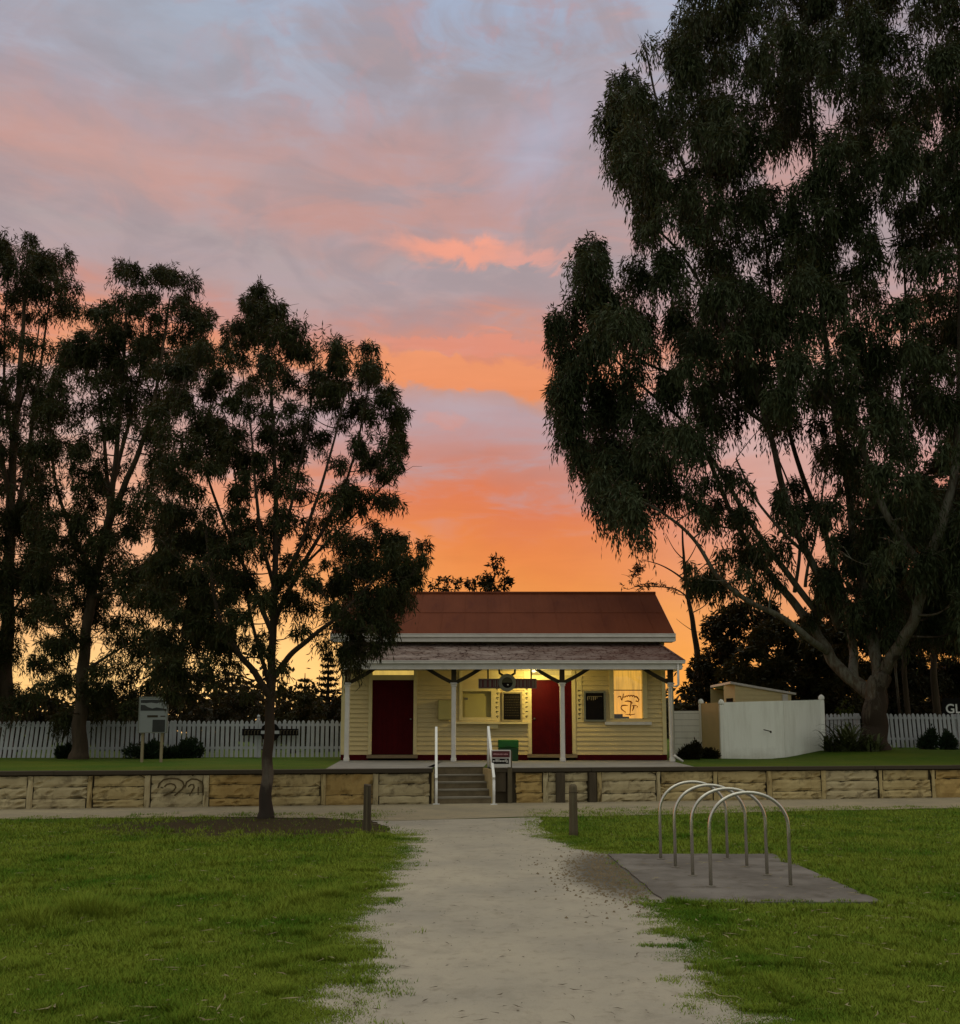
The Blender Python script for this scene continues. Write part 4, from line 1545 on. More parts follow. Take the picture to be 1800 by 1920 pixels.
# ------------------------------------------------------------------ hanging sign under the verandah
DS = 26.5
c = P(951, 1280, DS)
hs = thing("hanging_sign", "long hanging platform sign with a round grey roundel in its middle", "sign", c)
sx = lambda px: P(px, 1280, DS).x - c.x
sz_ = lambda py: P(951, py, DS).z - c.z
mb = MB()
mb.box(sx(897), sx(1006), -.02, .02, sz_(1291), sz_(1272.5), .008)
bd = mb.build("name_bar", "signred", hs)
mb = MB()
frame(mb, (sx(898.5), sx(1004.5), sz_(1289.5), sz_(1274)), .02, -.026, -.018)
mb.build("border", "ring", bd)
# pale blocks and dark letter shapes, as far as they can be read
mb = MB()
rs = random.Random(9)
for a_, b_ in ((902, 908), (911, 917.5), (920, 926), (929, 933)):
    mb.box(sx(a_) - .012, sx(a_) + .012, -.027, -.0205, sz_(1288), sz_(1275.5))
    mb.box(sx(b_) - .008, sx(b_) + .008, -.027, -.0205, sz_(1288), sz_(1275.5))
for a_, b_ in ((971, 975.5), (978, 983), (985.5, 990), (993, 998), (1000.5, 1003.5)):
    mb.box(sx(a_) - .008, sx(a_) + .010, -.027, -.0205, sz_(1288), sz_(1275.5))
    mb.box(sx(b_) - .010, sx(b_) + .006, -.027, -.0205, sz_(1288), sz_(1275.5))
mb.build("lettering", "ring", bd)
mb = MB()
rad_o, rad_i = 16.5 / 1800 * DS, 10.2 / 1800 * DS
n = 28
for k in range(n):
    a0, a1 = 2 * math.pi * k / n, 2 * math.pi * (k + 1) / n
    q = lambda r_, a_, y_: (r_ * math.cos(a_), y_, r_ * math.sin(a_))
    mb.poly([q(rad_i, a0, -.06), q(rad_o, a0, -.06), q(rad_o, a1, -.06), q(rad_i, a1, -.06)][::-1])
    mb.poly([q(rad_o, a0, -.06), q(rad_o, a0, .06), q(rad_o, a1, .06), q(rad_o, a1, -.06)][::-1])
    mb.poly([q(rad_i, a0, .06), q(rad_o, a0, .06), q(rad_o, a1, .06), q(rad_i, a1, .06)])
    mb.poly([q(rad_i, a0, -.06), q(rad_i, a1, -.06), q(rad_i, a1, .0), q(rad_i, a0, .0)][::-1])
rg = mb.build("roundel", "ring", hs)
mb = MB()
up = [(rad_i * math.cos(math.pi * k / 14), -.03, rad_i * math.sin(math.pi * k / 14)) for k in range(15)]
mb.poly(up[::-1])
mb.build("roundel_face", "olive", rg)
mb = MB()
dn = [(rad_i * math.cos(math.pi + math.pi * k / 14), -.03, rad_i * math.sin(math.pi + math.pi * k / 14)) for k in range(15)]
mb.poly(dn[::-1])
mb.build("roundel_face", "black", rg)
mb = MB()
mb.box(.0, .035, -.04, -.031, -.075, -.045)
mb.build("painted_glint", "signpale", rg)  # small pale block standing in for a glint on the roundel
for px in (915, 996):
    mb = MB()
    mb.box(sx(px) - .022, sx(px) + .022, -.012, .012, sz_(1272.4), sz_(1252))
    mb.build("hanger", "brace", hs)
for s_ in (-1, 1):
    mb = MB()
    mb.tube([(s_ * .12, 0, .20), (s_ * .21, 0, .26), (s_ * .22, 0, .36), (s_ * .18, 0, .44)], .032, 8)
    mb.build("hanger", "brace", hs, True)

# ------------------------------------------------------------------ green bin and the sign by the steps
c = P(953, 1427, 27.0)
gb = thing("storage_bin", "bright green lidded box bin standing against the cream wall", "bin", (c.x, 27.05, HP + .014))
w2 = (P(972, 1400, 27).x - P(934, 1400, 27).x) / 2
hh = P(900, 1388, 27).z - HP
mb = MB()
mb.hexa([(-w2 * .9, -.2, 0), (w2 * .93, -.2, 0), (w2 * .93, .22, 0), (-w2 * .9, .22, 0)],
        [(-w2, -.22, hh * .62), (w2, -.22, hh * .62), (w2, .25, hh * .62), (-w2, .25, hh * .62)])
mb.build("body", "greend", gb)
mb = MB()
mb.box(-w2, w2, -.24, .26, hh * .625, hh, .02)
mb.build("lid", "green", gb)
mb = MB()
mb.box(-.07, .07, -.262, -.241, hh * .66, hh * .70)
mb.build("handle", "greend", gb)

DSG = 21.4
c = P(957, 1500, DSG)
sg = thing("notice_sign", "small white framed maroon and black sign on a timber post beside the steps", "sign", (c.x - .0, DSG, .008))
gx = lambda px: P(px, 1420, DSG).x - c.x
gz_ = lambda py: P(900, py, DSG).z - .008
mb = MB()
mb.box(gx(951.5), gx(960), -.05, .05, 0, gz_(1409), .006)
mb.build("post", "wood", sg)
mb = MB()
mb.box(gx(921), gx(957.3), -.09, -.053, gz_(1438.5), gz_(1406), .006)
pn = mb.build("panel", "signpale", sg)
mb = MB()
mb.box(gx(922.5), gx(955.5), -.094, -.0903, gz_(1420), gz_(1408))
mb.build("header", "signred", pn)
mb = MB()
mb.box(gx(922.5), gx(954), -.094, -.0903, gz_(1432), gz_(1422))
mb.build("text_panel", "black", pn)
mb = MB()
rs = random.Random(3)
xx = gx(925)
while xx < gx(951):
    l = rs.uniform(.012, .03)
    mb.box(xx, xx + l, -.0965, -.0942, gz_(1415 + rs.uniform(-.6, .6)), gz_(1412.6 + rs.uniform(-.6, .6)))
    xx += l + .008
mb.build("lettering", "signpink", pn)
mb = MB()
xx = gx(924)
while xx < gx(953):
    l = rs.uniform(.012, .024)
    up_ = rs.choice((0, 0, 1.6, 2.2))
    dn_ = rs.choice((0, 0, 0, 2.0))
    mb.box(xx, xx + l, -.0965, -.0942, gz_(1428.2 + dn_), gz_(1425.4 - up_))
    xx += l + .012
mb.build("lettering", "signpale", pn)
mb = MB()
mb.box(gx(926), gx(948), -.03, .02, 0.25, gz_(1440))
mb.build("backing_box", "wood_dark", sg)

# ------------------------------------------------------------------ bollards
def bollard(px, pyt, pyb, wpx, label, square):
    g = G(px, pyb)
    D = g.y
    h = P(px, pyt, D).z
    rad = wpx / 1800 * D / 2
    t = thing("bollard", label, "bollard", (g.x, g.y, 0), 0, "timber bollards at the head of the path")
    mb = MB()
    if square:
        mb.hexa([(-rad, -rad, -.1), (rad, -rad, -.1), (rad, rad, -.1), (-rad, rad, -.1)],
                [(-rad * .92, -rad, h), (rad * .96, -rad, h - .02), (rad * .96, rad, h), (-rad * .92, rad, h + .01)])
        o1 = mb.build("post", "wood_dark", t)
        mb = MB()
        mb.box(-.012, .012, -rad - .006, -rad - .001, .02, h - .03)
        mb.build("groove_strip", "wood", t)
    else:
        mb.lathe([(rad * 1.04, -.1), (rad * 1.02, .1), (rad * .97, h * .6), (rad * .95, h - .06), (rad * .85, h - .025), (rad * .5, h)], (0, 0, 0), 18)
        mb.build("post", "wood", t, True)
        mb = MB()
        mb.lathe([(rad * 1.0, h - .13), (rad * 1.0, h - .115)], (0, 0, 0), 18)
        mb.build("groove_ring", "wood_dark", t)


bollard(688, 1471, 1563, 13.5, "dark split square timber bollard in the grass left of the path", True)
bollard(1075.5, 1470, 1568, 16, "round topped timber bollard right of the path", False)

# ------------------------------------------------------------------ bike hoops
hoops = [((1333, 1662), (1482.5, 1662), 1482.5, "nearest and largest steel bike hoop, at the front edge of the concrete pad"),
         ((1299, 1642), (1438.5, 1641), 1475.5, "steel bike hoop standing second from the front on the pad"),
         ((1266.5, 1626), (1400.5, 1625), 1469.0, "steel bike hoop standing third from the front on the pad"),
         ((1239, 1611), (1364, 1610), 1463.0, "rearmost steel bike hoop, closest to the sandstone wall")]


def hoop(D, hw, h, rot, loc, label):
    t = thing("bike_hoop", label, "bike rack", loc, rot, "steel bike hoops on the concrete pad")
    r_ = 0.0185
    zs = h - hw * 0.93
    arc = []
    for k in range(25):
        a = math.pi * k / 24
        arc.append((-hw * math.cos(a), 0, zs + (h - r_ - zs) * (math.sin(a) ** 0.92)))
    mb = MB()
    mb.tube([(-hw, 0, 0.0)] + arc + [(hw, 0, 0.0)], r_, 12)
    mb.build("tube", "steel", t, True)
    for s_ in (-1, 1):
        mb = MB()
        mb.lathe([(.048, 0), (.048, .005), (.024, .012)], (s_ * hw, 0, 0), 14)
        mb.build("foot_flange", "steel_foot", t)
    return t


for (l, rgt, top, label) in hoops:
    a, b = G(*l, z=0.022), G(*rgt, z=0.022)
    c = (a + b) / 2
    h = P(1400, top, c.y).z - 0.022
    hoop(c.y, (b - a).length / 2, h, math.atan2(b.y - a.y, b.x - a.x), (c.x, c.y, 0.022), label)

# ------------------------------------------------------------------ picket fences
def picket_fence(p0, p1, h, label, bays, lean=0.0, rail_front=False, seed=1, z0=None, z1=None):
    p0, p1 = Vector(p0), Vector(p1)
    d = (p1 - p0)
    L = Vector((d.x, d.y, 0)).length
    ang = math.atan2(d.y, d.x)
    t = thing("picket_fence", label, "fence", p0, ang, "white picket fences along the back of the platform")
    rs = random.Random(seed)
    zof = lambda u: d.z * u / L
    bay = L / bays
    pitch = 0.152
    for k in range(bays):
        mb = MB()
        u = k * bay + pitch / 2
        ln = lean * (1 if k % 2 == 0 else 0.5)
        while u < (k + 1) * bay - .03:
            hgt = h + rs.uniform(-.02, .02)
            wd = .051
            lx = ln * hgt + rs.uniform(-.012, .012)
            zb = zof(u) + .03
            x0_, x1_ = u - wd, u + wd
            y0_, y1_ = -.03, -.008
            i = len(mb.v)
            f_ = [(x0_, zb), (x1_, zb), (x1_ + lx, zb + hgt - .05), (u + .012 + lx, zb + hgt), (u - .012 + lx, zb + hgt), (x0_ + lx, zb + hgt - .05)]
            mb.v += [(a, y0_, b) for a, b in f_] + [(a, y1_, b) for a, b in f_]
            mb.f.append(tuple(i + q for q in range(6)))
            mb.f.append(tuple(i + 11 - q for q in range(6)))
            for q in range(6):
                q2 = (q + 1) % 6
                mb.f.append((i + q2, i + q, i + 6 + q, i + 6 + q2))
            u += pitch
        mb.build("picket_panel", "picket", t)
    for hz_ in (.28, .9):
        mb = MB()
        yy = (-.075, -.031) if rail_front else (-.007, .04)
        mb.hexa([(0, yy[0], h * hz_ - .04), (L, yy[0], h * hz_ - .04 + d.z), (L, yy[1], h * hz_ - .04 + d.z), (0, yy[1], h * hz_ - .04)],
                [(0, yy[0], h * hz_ + .04), (L, yy[0], h * hz_ + .04 + d.z), (L, yy[1], h * hz_ + .04 + d.z), (0, yy[1], h * hz_ + .04)])
        mb.build("rail", "picket", t)
    for k in range(bays + 1):
        u = k * bay
        mb = MB()
        mb.box(u - .05, u + .05, .041, .14, zof(u) - .2, zof(u) + h + (.10 if k % 3 == 2 else .02), .012)
        if k % 3 == 2:
            mb.lathe([(.02, .0), (.055, .03), (.05, .08), (.015, .11)], (u, .09, zof(u) + h + .10), 10)
        mb.build("post", "picket", t)
    return t


DF = 30.6
a = P(131, 1421, DF)
b = P(-330, 1424, DF)
picket_fence((b.x, DF - .1, HP - .03), (a.x, DF, HP - .02), P(0, 1352.5, DF).z - HP, "white picket fence with slanting pickets at the far left, ending at the dark tree trunk", 3, 0.09, seed=3)
a = P(160, 1421, DF)
b = P(641, 1419, DF)
picket_fence((a.x, DF, HP - .02), (b.x, DF + .1, HP + .0), P(0, 1352, DF).z - HP, "long straight white picket fence behind the info board, running up to the station", 3, 0.01, seed=4)
DR = 32.0
a = P(1549, 1408, 31.2)
b = P(1614, 1405, 31.6)
picket_fence((a.x, 31.2, a.z), (b.x, 31.6, b.z), P(0, 1341, 31.3).z - a.z, "short low piece of white picket fence with its rail in front, beside the white screen", 1, 0, True, seed=5)
a = P(1664, 1403, DR)
b = P(2060, 1404, DR + .6)
picket_fence((a.x, DR, a.z), (b.x, DR + .6, b.z + .0), P(0, 1339.5, DR).z - a.z, "white picket fence under the black name sign at the far right", 3, -.05, seed=6)

# ------------------------------------------------------------------ white screen and shed
sc = thing("screen_wall", "plain white boarded screen with round topped posts in front of the cream shed", "screen", P(1450, 1420, 30.4))
o_ = sc.location.copy()


def vpanel(mb, a, b, ztop_a, ztop_b, zb, th=.06):
    a, b = Vector(a), Vector(b)
    d = (b - a)
    n = Vector((d.y, -d.x, 0)).normalized() * (th / 2)
    mb.hexa([a + n + Vector((0, 0, zb - a.z)), b + n + Vector((0, 0, zb - b.z)), b - n + Vector((0, 0, zb - b.z)), a - n + Vector((0, 0, zb - a.z))],
            [a + n + Vector((0, 0, ztop_a - a.z)), b + n + Vector((0, 0, ztop_b - b.z)), b - n + Vector((0, 0, ztop_b - b.z)), a - n + Vector((0, 0, ztop_a - a.z))])


pA, pM, pB = P(1354, 1380, 30.0), P(1470, 1380, 30.2), P(1543, 1380, 31.0)
pC, pD = P(1316, 1380, 31.8), P(1262, 1380, 32.0)
mb = MB()
vpanel(mb, pA, pM, P(0, 1317, 30.0).z, P(0, 1314, 30.2).z, HP - .1)
vpanel(mb, pM, pB, P(0, 1314, 30.2).z, P(0, 1312, 31.0).z, HP - .1, .055)
mb.build("white_panel", "screen", sc, off=o_)
mb = MB()
vpanel(mb, pC, pA, P(0, 1319, 31.8).z, P(0, 1317, 30.0).z, HP - .1, .05)
mb.build("return_panel", "cream", sc, off=o_)
mb = MB()
for k in range(8):
    z0_ = HP + .02 + k * .20
    z1_ = min(z0_ + .192, P(0, 1333, 31.9).z)
    if z1_ > z0_:
        vpanel(mb, pD, pC, z1_, z1_, z0_, .05)
mb.build("low_panel", "screen", sc, off=o_)
for p_, D_, pyt in ((pA, 30.0, 1317), (pB, 31.0, 1308), (pC, 31.8, 1316)):
    mb = MB()
    zt_ = P(0, pyt, D_).z
    mb.box(p_.x - .07, p_.x + .07, p_.y - .07, p_.y + .07, HP - .1, zt_ - .08, .015)
    mb.lathe([(.07, -.08), (.10, -.04), (.09, 0.03), (.05, .08), (.01, .10)], (p_.x, p_.y, zt_), 12)
    mb.build("post", "screen", sc, off=o_)
mb = MB()
q1, q2 = P(1431, 1368, 29.98), P(1444, 1372, 30.02)
mb.tube([q1 + Vector((0, -.04, 0)), q2 + Vector((0, -.06, .01))], .014, 6)
mb.lathe([(.02, -.04), (.035, 0), (.02, .03)], q2 + Vector((0, -.06, 0)), 8)
mb.build("latch", "brace", sc, off=o_)

sh = thing("shed", "small cream shed with a sloping pale roof behind the white screen", "shed", P(1420, 1330, 34))
o_ = sh.location.copy()
mb = MB()
x0_, x1_, y0_, y1_ = P(1378, 1300, 33.6).x, P(1483, 1300, 33.6).x, 33.6, 36.4
xg = P(1357, 1300, 34.4).x
zl, zr_ = P(0, 1284, 33.6).z, P(0, 1302, 33.6).z
for k in range(10):
    z0_ = HP + 1.2 + k * .15
    z1_ = z0_ + .15
    def top_at(x):
        return zl + (zr_ - zl) * (x - x0_) / (x1_ - x0_)
    nseg = 12
    for s_ in range(nseg):
        xa_, xb_ = x0_ + (x1_ - x0_) * s_ / nseg, x0_ + (x1_ - x0_) * (s_ + 1) / nseg
        za_, zb_ = min(z1_, top_at(xa_)), min(z1_, top_at(xb_))
        if za_ > z0_ and zb_ > z0_:
            mb.poly([(xa_, y0_ - .02, z0_), (xb_, y0_ - .02, z0_), (xb_, y0_, zb_), (xa_, y0_, za_)])
mb.poly([(x1_, y0_, HP), (x1_, y1_, HP), (x1_, y1_, zr_), (x1_, y0_, zr_)])
mb.poly([(xg, y1_, HP), (x1_, y1_, HP), (x1_, y1_, zr_), (xg, y1_, zl)])
mb.poly([(x0_, y0_, HP), (x1_, y0_, HP), (x1_, y0_, HP + 1.2), (x0_, y0_, HP + 1.2)])
mb.build("wall", "cream_trim", sh, off=o_)
mb = MB()
zw0, zw1 = P(0, 1316, 33.9).z, P(0, 1309, 33.9).z
A_, B_ = Vector((x0_, y0_, 0)), Vector((xg, 34.4, 0))
def gp(u, z):
    p = A_.lerp(B_, u)
    return (p.x, p.y, z)
zt_ = P(0, 1282, 34).z
mb.poly([gp(0, zw1), gp(1, zw1), gp(1, zt_ - .09), gp(.8, zt_), gp(.2, zt_), gp(0, zt_ - .06)][::-1])
mb.poly([gp(0, HP), gp(.15, HP), gp(.15, zw1), gp(0, zw1)][::-1])
mb.poly([gp(.8, HP), gp(1, HP), gp(1, zw1), gp(.8, zw1)][::-1])
mb.poly([gp(.15, HP), gp(.8, HP), gp(.8, zw0 - .1), gp(.15, zw0 - .1)][::-1])
mb.build("end_wall", "cream_trim", sh, off=o_)
mb = MB()
mb.poly([(gp(.8, zw0 - .1)[0], gp(.8, 0)[1] + .08, zw0 - .1), (gp(.15, 0)[0], gp(.15, 0)[1] + .08, zw0 - .1), (gp(.15, 0)[0], gp(.15, 0)[1] + .08, zw1), (gp(.8, 0)[0], gp(.8, 0)[1] + .08, zw1)])
mb.build("vent_opening", "black", sh, off=o_)
mb = MB()
xr0, xr1 = x0_ - .18, x1_ + .14
mb.hexa([(xr0, y0_ - .12, zl + .03), (xr1, y0_ - .12, zr_ - .02), (xr1, y1_, zr_ - .02), (xr0, y1_, zl + .03)],
        [(xr0, y0_ - .12, zl + .11), (xr1, y0_ - .12, zr_ + .05), (xr1, y1_, zr_ + .05), (xr0, y1_, zl + .11)])
mb.build("roof", "white", sh, off=o_)
mb = MB()
xq0, xq1 = P(1467, 1300, 33.5).x, P(1477, 1300, 33.5).x
mb.box(xq0, xq1, y0_ - .10, y0_ - .022, HP + 1, zr_ + .0)
mb.build("corner_post", "white", sh, off=o_)

# ------------------------------------------------------------------ signs at the fences
def font(name, body, size, loc, m, parent, ext=.004):
    cu = bpy.data.curves.new(name, 'FONT')
    cu.body = body
    cu.size = size
    cu.extrude = ext
    cu.offset = 0.006
    tmp = bpy.data.objects.new(name, cu)
    COL.objects.link(tmp)
    bpy.context.view_layer.update()
    me = bpy.data.meshes.new_from_object(tmp.evaluated_get(bpy.context.evaluated_depsgraph_get()))
    bpy.data.objects.remove(tmp)
    bpy.data.curves.remove(cu)
    me.materials.clear()
    me.materials.append(M[m])
    o = bpy.data.objects.new(name, me)
    COL.objects.link(o)
    o.parent = parent
    o.location = loc
    o.rotation_euler = (R(90), 0, 0)
    return o


DG = 32.6
c = P(1768, 1338, DG)
gs = thing("station_name_sign", "black station name sign with white capitals GL, above the right picket fence", "sign", (c.x, DG, hz(c.x, DG)))
o_ = gs.location.copy()
mb = MB()
ztp, zbt = P(0, 1309, DG).z - o_.z, P(0, 1343, DG).z - o_.z
mb.box(0, 0.74, -.02, .02, zbt, ztp)
mb.build("board", "black", gs)
for xx in (.12, .62):
    mb = MB()
    mb.box(xx - .04, xx + .04, .021, .10, -.1, ztp - .05)
    mb.build("post", "wood_dark", gs)
gl = font("lettering", "GL", 0.43, (P(1772.5, 1337, DG).x - o_.x, -.026, P(0, 1336.8, DG).z - o_.z), "rail_white", gs)

DI = 26.2
c = P(286, 1428, DI)
ib = thing("info_board", "tall pale information board with dark pictures, on two legs before the left fence", "information board", (c.x, DI, HP))
ix = lambda px: P(px, 1380, DI).x - c.x
iz = lambda py: P(0, py, DI).z - HP
mb = MB()
mb.box(ix(258.5), ix(313.5), -.02, .02, iz(1374), iz(1306.5), .006)
pn = mb.build("panel", "info", ib)
mb = MB()
frame(mb, (ix(260), ix(312), iz(1373), iz(1308)), .02, -.032, -.0205)
mb.build("frame", "ring", pn)
mb = MB()
mb.box(ix(262), ix(311), -.025, -.0205, iz(1332.5), iz(1309.5))
pc = mb.build("picture", "infodark", pn)
mb = MB()
pts_t = [(262, 1318), (272, 1318.5), (282, 1317.5), (292, 1319), (300, 1316.5), (311, 1315.5)]
pts_b = [(262, 1321.5), (270, 1322), (276, 1326), (284, 1328.5), (292, 1326.5), (302, 1328), (311, 1329.5)]
mb.poly([(ix(a), -.0275, iz(b)) for a, b in pts_b] + [(ix(a), -.0275, iz(b)) for a, b in reversed(pts_t)])
mb.poly([(ix(a), -.0275, iz(b)) for a, b in ((262, 1312.5), (285, 1312), (311, 1312.5), (311, 1310), (262, 1310))])
mb.build("picture_sky", "info", pc)
mb = MB()
mb.box(ix(285.5), ix(309), -.025, -.0205, iz(1372.5), iz(1349.5))
mb.build("map_square", "infodark", pn)
mb = MB()
mb.box(ix(275), ix(295), -.024, -.0205, iz(1345), iz(1341))
mb.box(ix(300), ix(309), -.024, -.0205, iz(1344), iz(1342))
mb.build("heading_text", "brace", pn)
for px in (266.5, 302.5):
    mb = MB()
    mb.box(ix(px) - .035, ix(px) + .035, .021, .08, -.1, iz(1312), .008)
    mb.build("leg", "legwood", ib)

DN = DF - .12
c = P(507, 1373, DN)
nb = thing("fence_name_board", "dark name board on the left picket fence, half hidden by the front tree", "sign", (c.x, DN, c.z))
nx_ = lambda px: P(px, 1373, DN).x - c.x
nz_ = lambda py: P(0, py, DN).z - c.z
mb = MB()
mb.box(nx_(454), nx_(559.5), -.02, .02, nz_(1379), nz_(1366.5), .005)
bb = mb.build("name_bar", "black", nb)
mb = MB()
xx = nx_(458)
rs = random.Random(8)
for a_ in list(range(459, 492, 6)) + list(range(526, 557, 6)):
    mb.box(nx_(a_), nx_(a_ + 1.2), -.0225, -.0202, nz_(1377), nz_(1369))
    mb.box(nx_(a_), nx_(a_ + 3.5), -.0225, -.0202, nz_(1370.2), nz_(1369))
mb.build("lettering", "wood", bb)
mb = MB()
rad_ = 18 / 1800 * DN
n = 24
mb.v += [(rad_ * math.cos(2 * math.pi * k / n), -.035, rad_ * math.sin(2 * math.pi * k / n)) for k in range(n)]
mb.v += [(rad_ * math.cos(2 * math.pi * k / n), -.0202, rad_ * math.sin(2 * math.pi * k / n)) for k in range(n)]
mb.f.append(tuple(reversed(range(n))))
mb.f += [(k, (k + 1) % n, n + (k + 1) % n, n + k) for k in range(n)]
mb.build("roundel", "black", nb)
mb = MB()
mb.box(-rad_ * .95, rad_ * .95, -.04, -.0355, -.05, .05)
mb.build("roundel_bar", "picket", nb)


# ------------------------------------------------------------------ trees
def smooth_line(pts, n=6):
    P_ = np.array(pts, dtype=float)
    if len(P_) < 3:
        return P_
    out = []
    for i in range(len(P_) - 1):
        p0, p1, p2, p3 = P_[max(i - 1, 0)], P_[i], P_[i + 1], P_[min(i + 2, len(P_) - 1)]
        for k in range(n):
            t = k / n
            out.append(0.5 * (2 * p1 + (p2 - p0) * t + (2 * p0 - 5 * p1 + 4 * p2 - p3) * t * t + (3 * p1 - p0 - 3 * p2 + p3) * t ** 3))
    out.append(P_[-1])
    return np.array(out)


def in_poly(x, y, poly):
    c = False
    n = len(poly)
    j = n - 1
    for i in range(n):
        xi, yi = poly[i]
        xj, yj = poly[j]
        if (yi > y) != (yj > y) and x < (xj - xi) * (y - yi) / (yj - yi) + xi:
            c = not c
        j = i
    return c


def fill_lobes(poly, rad, layers, depth, seed, holes=(), jitter=0.35):
    """clump centres spread through the crown's outline and depth"""
    rs = random.Random(seed)
    xs_ = [p[0] for p in poly]
    ys_ = [p[1] for p in poly]
    out = []
    for L_ in range(layers):
        pts = []
        tries = int((max(xs_) - min(xs_)) * (max(ys_) - min(ys_)) / rad ** 2 * 9)
        for _ in range(tries):
            x, y = rs.uniform(min(xs_), max(xs_)), rs.uniform(min(ys_), max(ys_))
            if not in_poly(x, y, poly):
                continue
            r_ = rad * rs.uniform(1 - jitter, 1 + jitter)
            if any((x - a) ** 2 + (y - b) ** 2 < (0.78 * (r_ + c_) * 0.9) ** 2 for a, b, c_ in pts):
                continue
            ok = True
            for hx, hy, ha, hb, keep in holes:
                if ((x - hx) / ha) ** 2 + ((y - hy) / hb) ** 2 < 1 and rs.random() > keep:
                    ok = False
            if not ok:
                continue
            pts.append((x, y, r_))
        for x, y, r_ in pts:
            out.append((x, y, r_, r_ * rs.uniform(.75, 1.05), rs.uniform(-depth, depth), 1.0))
    return out


def foliage(lobes, D, nper, leaf, seed, droop=1.0, slen=0.5, cull=0.30, lper=10, spread=.8, nf=1.1):
    """lobes: (px, py, rx, ry, dd, dens) -> (N,4,3) leaf quads, hanging in strands from dense clumps"""
    g = np.random.default_rng(seed)
    A, O, SL = [], [], []
    for (px, py, rx, ry, dd, dens) in lobes:
        c = np.array(P(px, py, D + dd))
        s = (D + dd) / F
        ax = np.array([rx * s, rx * s * .9, ry * s])
        n = max(3, int(nper * dens * (ax[0] * ax[2]) ** 1.0 * g.uniform(.7, 1.25)))
        u = nrm(g.normal(size=(n, 3)))
        u[:, 2] = np.abs(u[:, 2]) * 0.95 - .45 * (g.random(n) < .45)
        rr_ = g.random(n) ** 0.5
        # two or three sprigs per clump, so that the clump itself has an uneven outline
        k = g.integers(2, 5)
        sub = nrm(g.normal(size=(k, 3))) * g.uniform(.25, .75, (k, 1))
        w_ = g.uniform(.42, .68, k)
        which = g.integers(0, k, n)
        pos = c + (sub[which] + u * (rr_ * w_[which])[:, None]) * ax
        A.append(pos)
        O.append(nrm(u * np.array([1, 1, .45]) + g.normal(size=(n, 3)) * .35))
        SL.append(np.full(n, slen) * (0.5 + 1.0 * g.random(n) ** 1.5) * min(1.0, max(.4, ax[0] / .6)))
    A, O, SL = np.concatenate(A), np.concatenate(O), np.concatenate(SL)
    keep = (vnoise(A, nf, seed) * .6 + vnoise(A, nf * 2.7, seed + 1) * .4) > cull
    A, O, SL = A[keep], O[keep], SL[keep]
    N = len(A)
    t = (np.arange(lper) + .5) / lper
    T = t[None, :, None]
    pos = A[:, None, :] + O[:, None, :] * SL[:, None, None] * T * (1 - .35 * T) * .5
    pos = pos + np.array([0, 0, -1.0]) * (SL[:, None, None] * droop * T ** 1.6)
    pos = pos + g.normal(size=pos.shape) * (leaf[0] * .12)
    dr = O[:, None, :] * (1 - T) * spread + np.array([0, 0, -1.0]) * (droop * (.45 + T)) + g.normal(size=pos.shape) * .5
    dr = nrm(dr)
    ll = leaf[0] * (.6 + .8 * g.random((N, lper, 1)))
    lw = leaf[1] * (.7 + .6 * g.random((N, lper, 1)))
    side = nrm(np.cross(dr, g.normal(size=pos.shape)))
    b = pos
    tip = pos + dr * ll
    mid = pos + dr * ll * .45
    V = np.stack([b, mid + side * lw * .5, tip, mid - side * lw * .5], axis=2)
    return V.reshape(-1, 4, 3)


def thin(lobes, D, nf, cut, seed):
    """leave out whole clumps where a slow noise is low: gaps of sky between the masses"""
    C_ = np.array([tuple(P(l[0], l[1], D + l[4])) for l in lobes])
    v = vnoise(C_, nf, seed)
    lim = np.quantile(v, cut)
    return [l for l, a in zip(lobes, v) if a > lim]


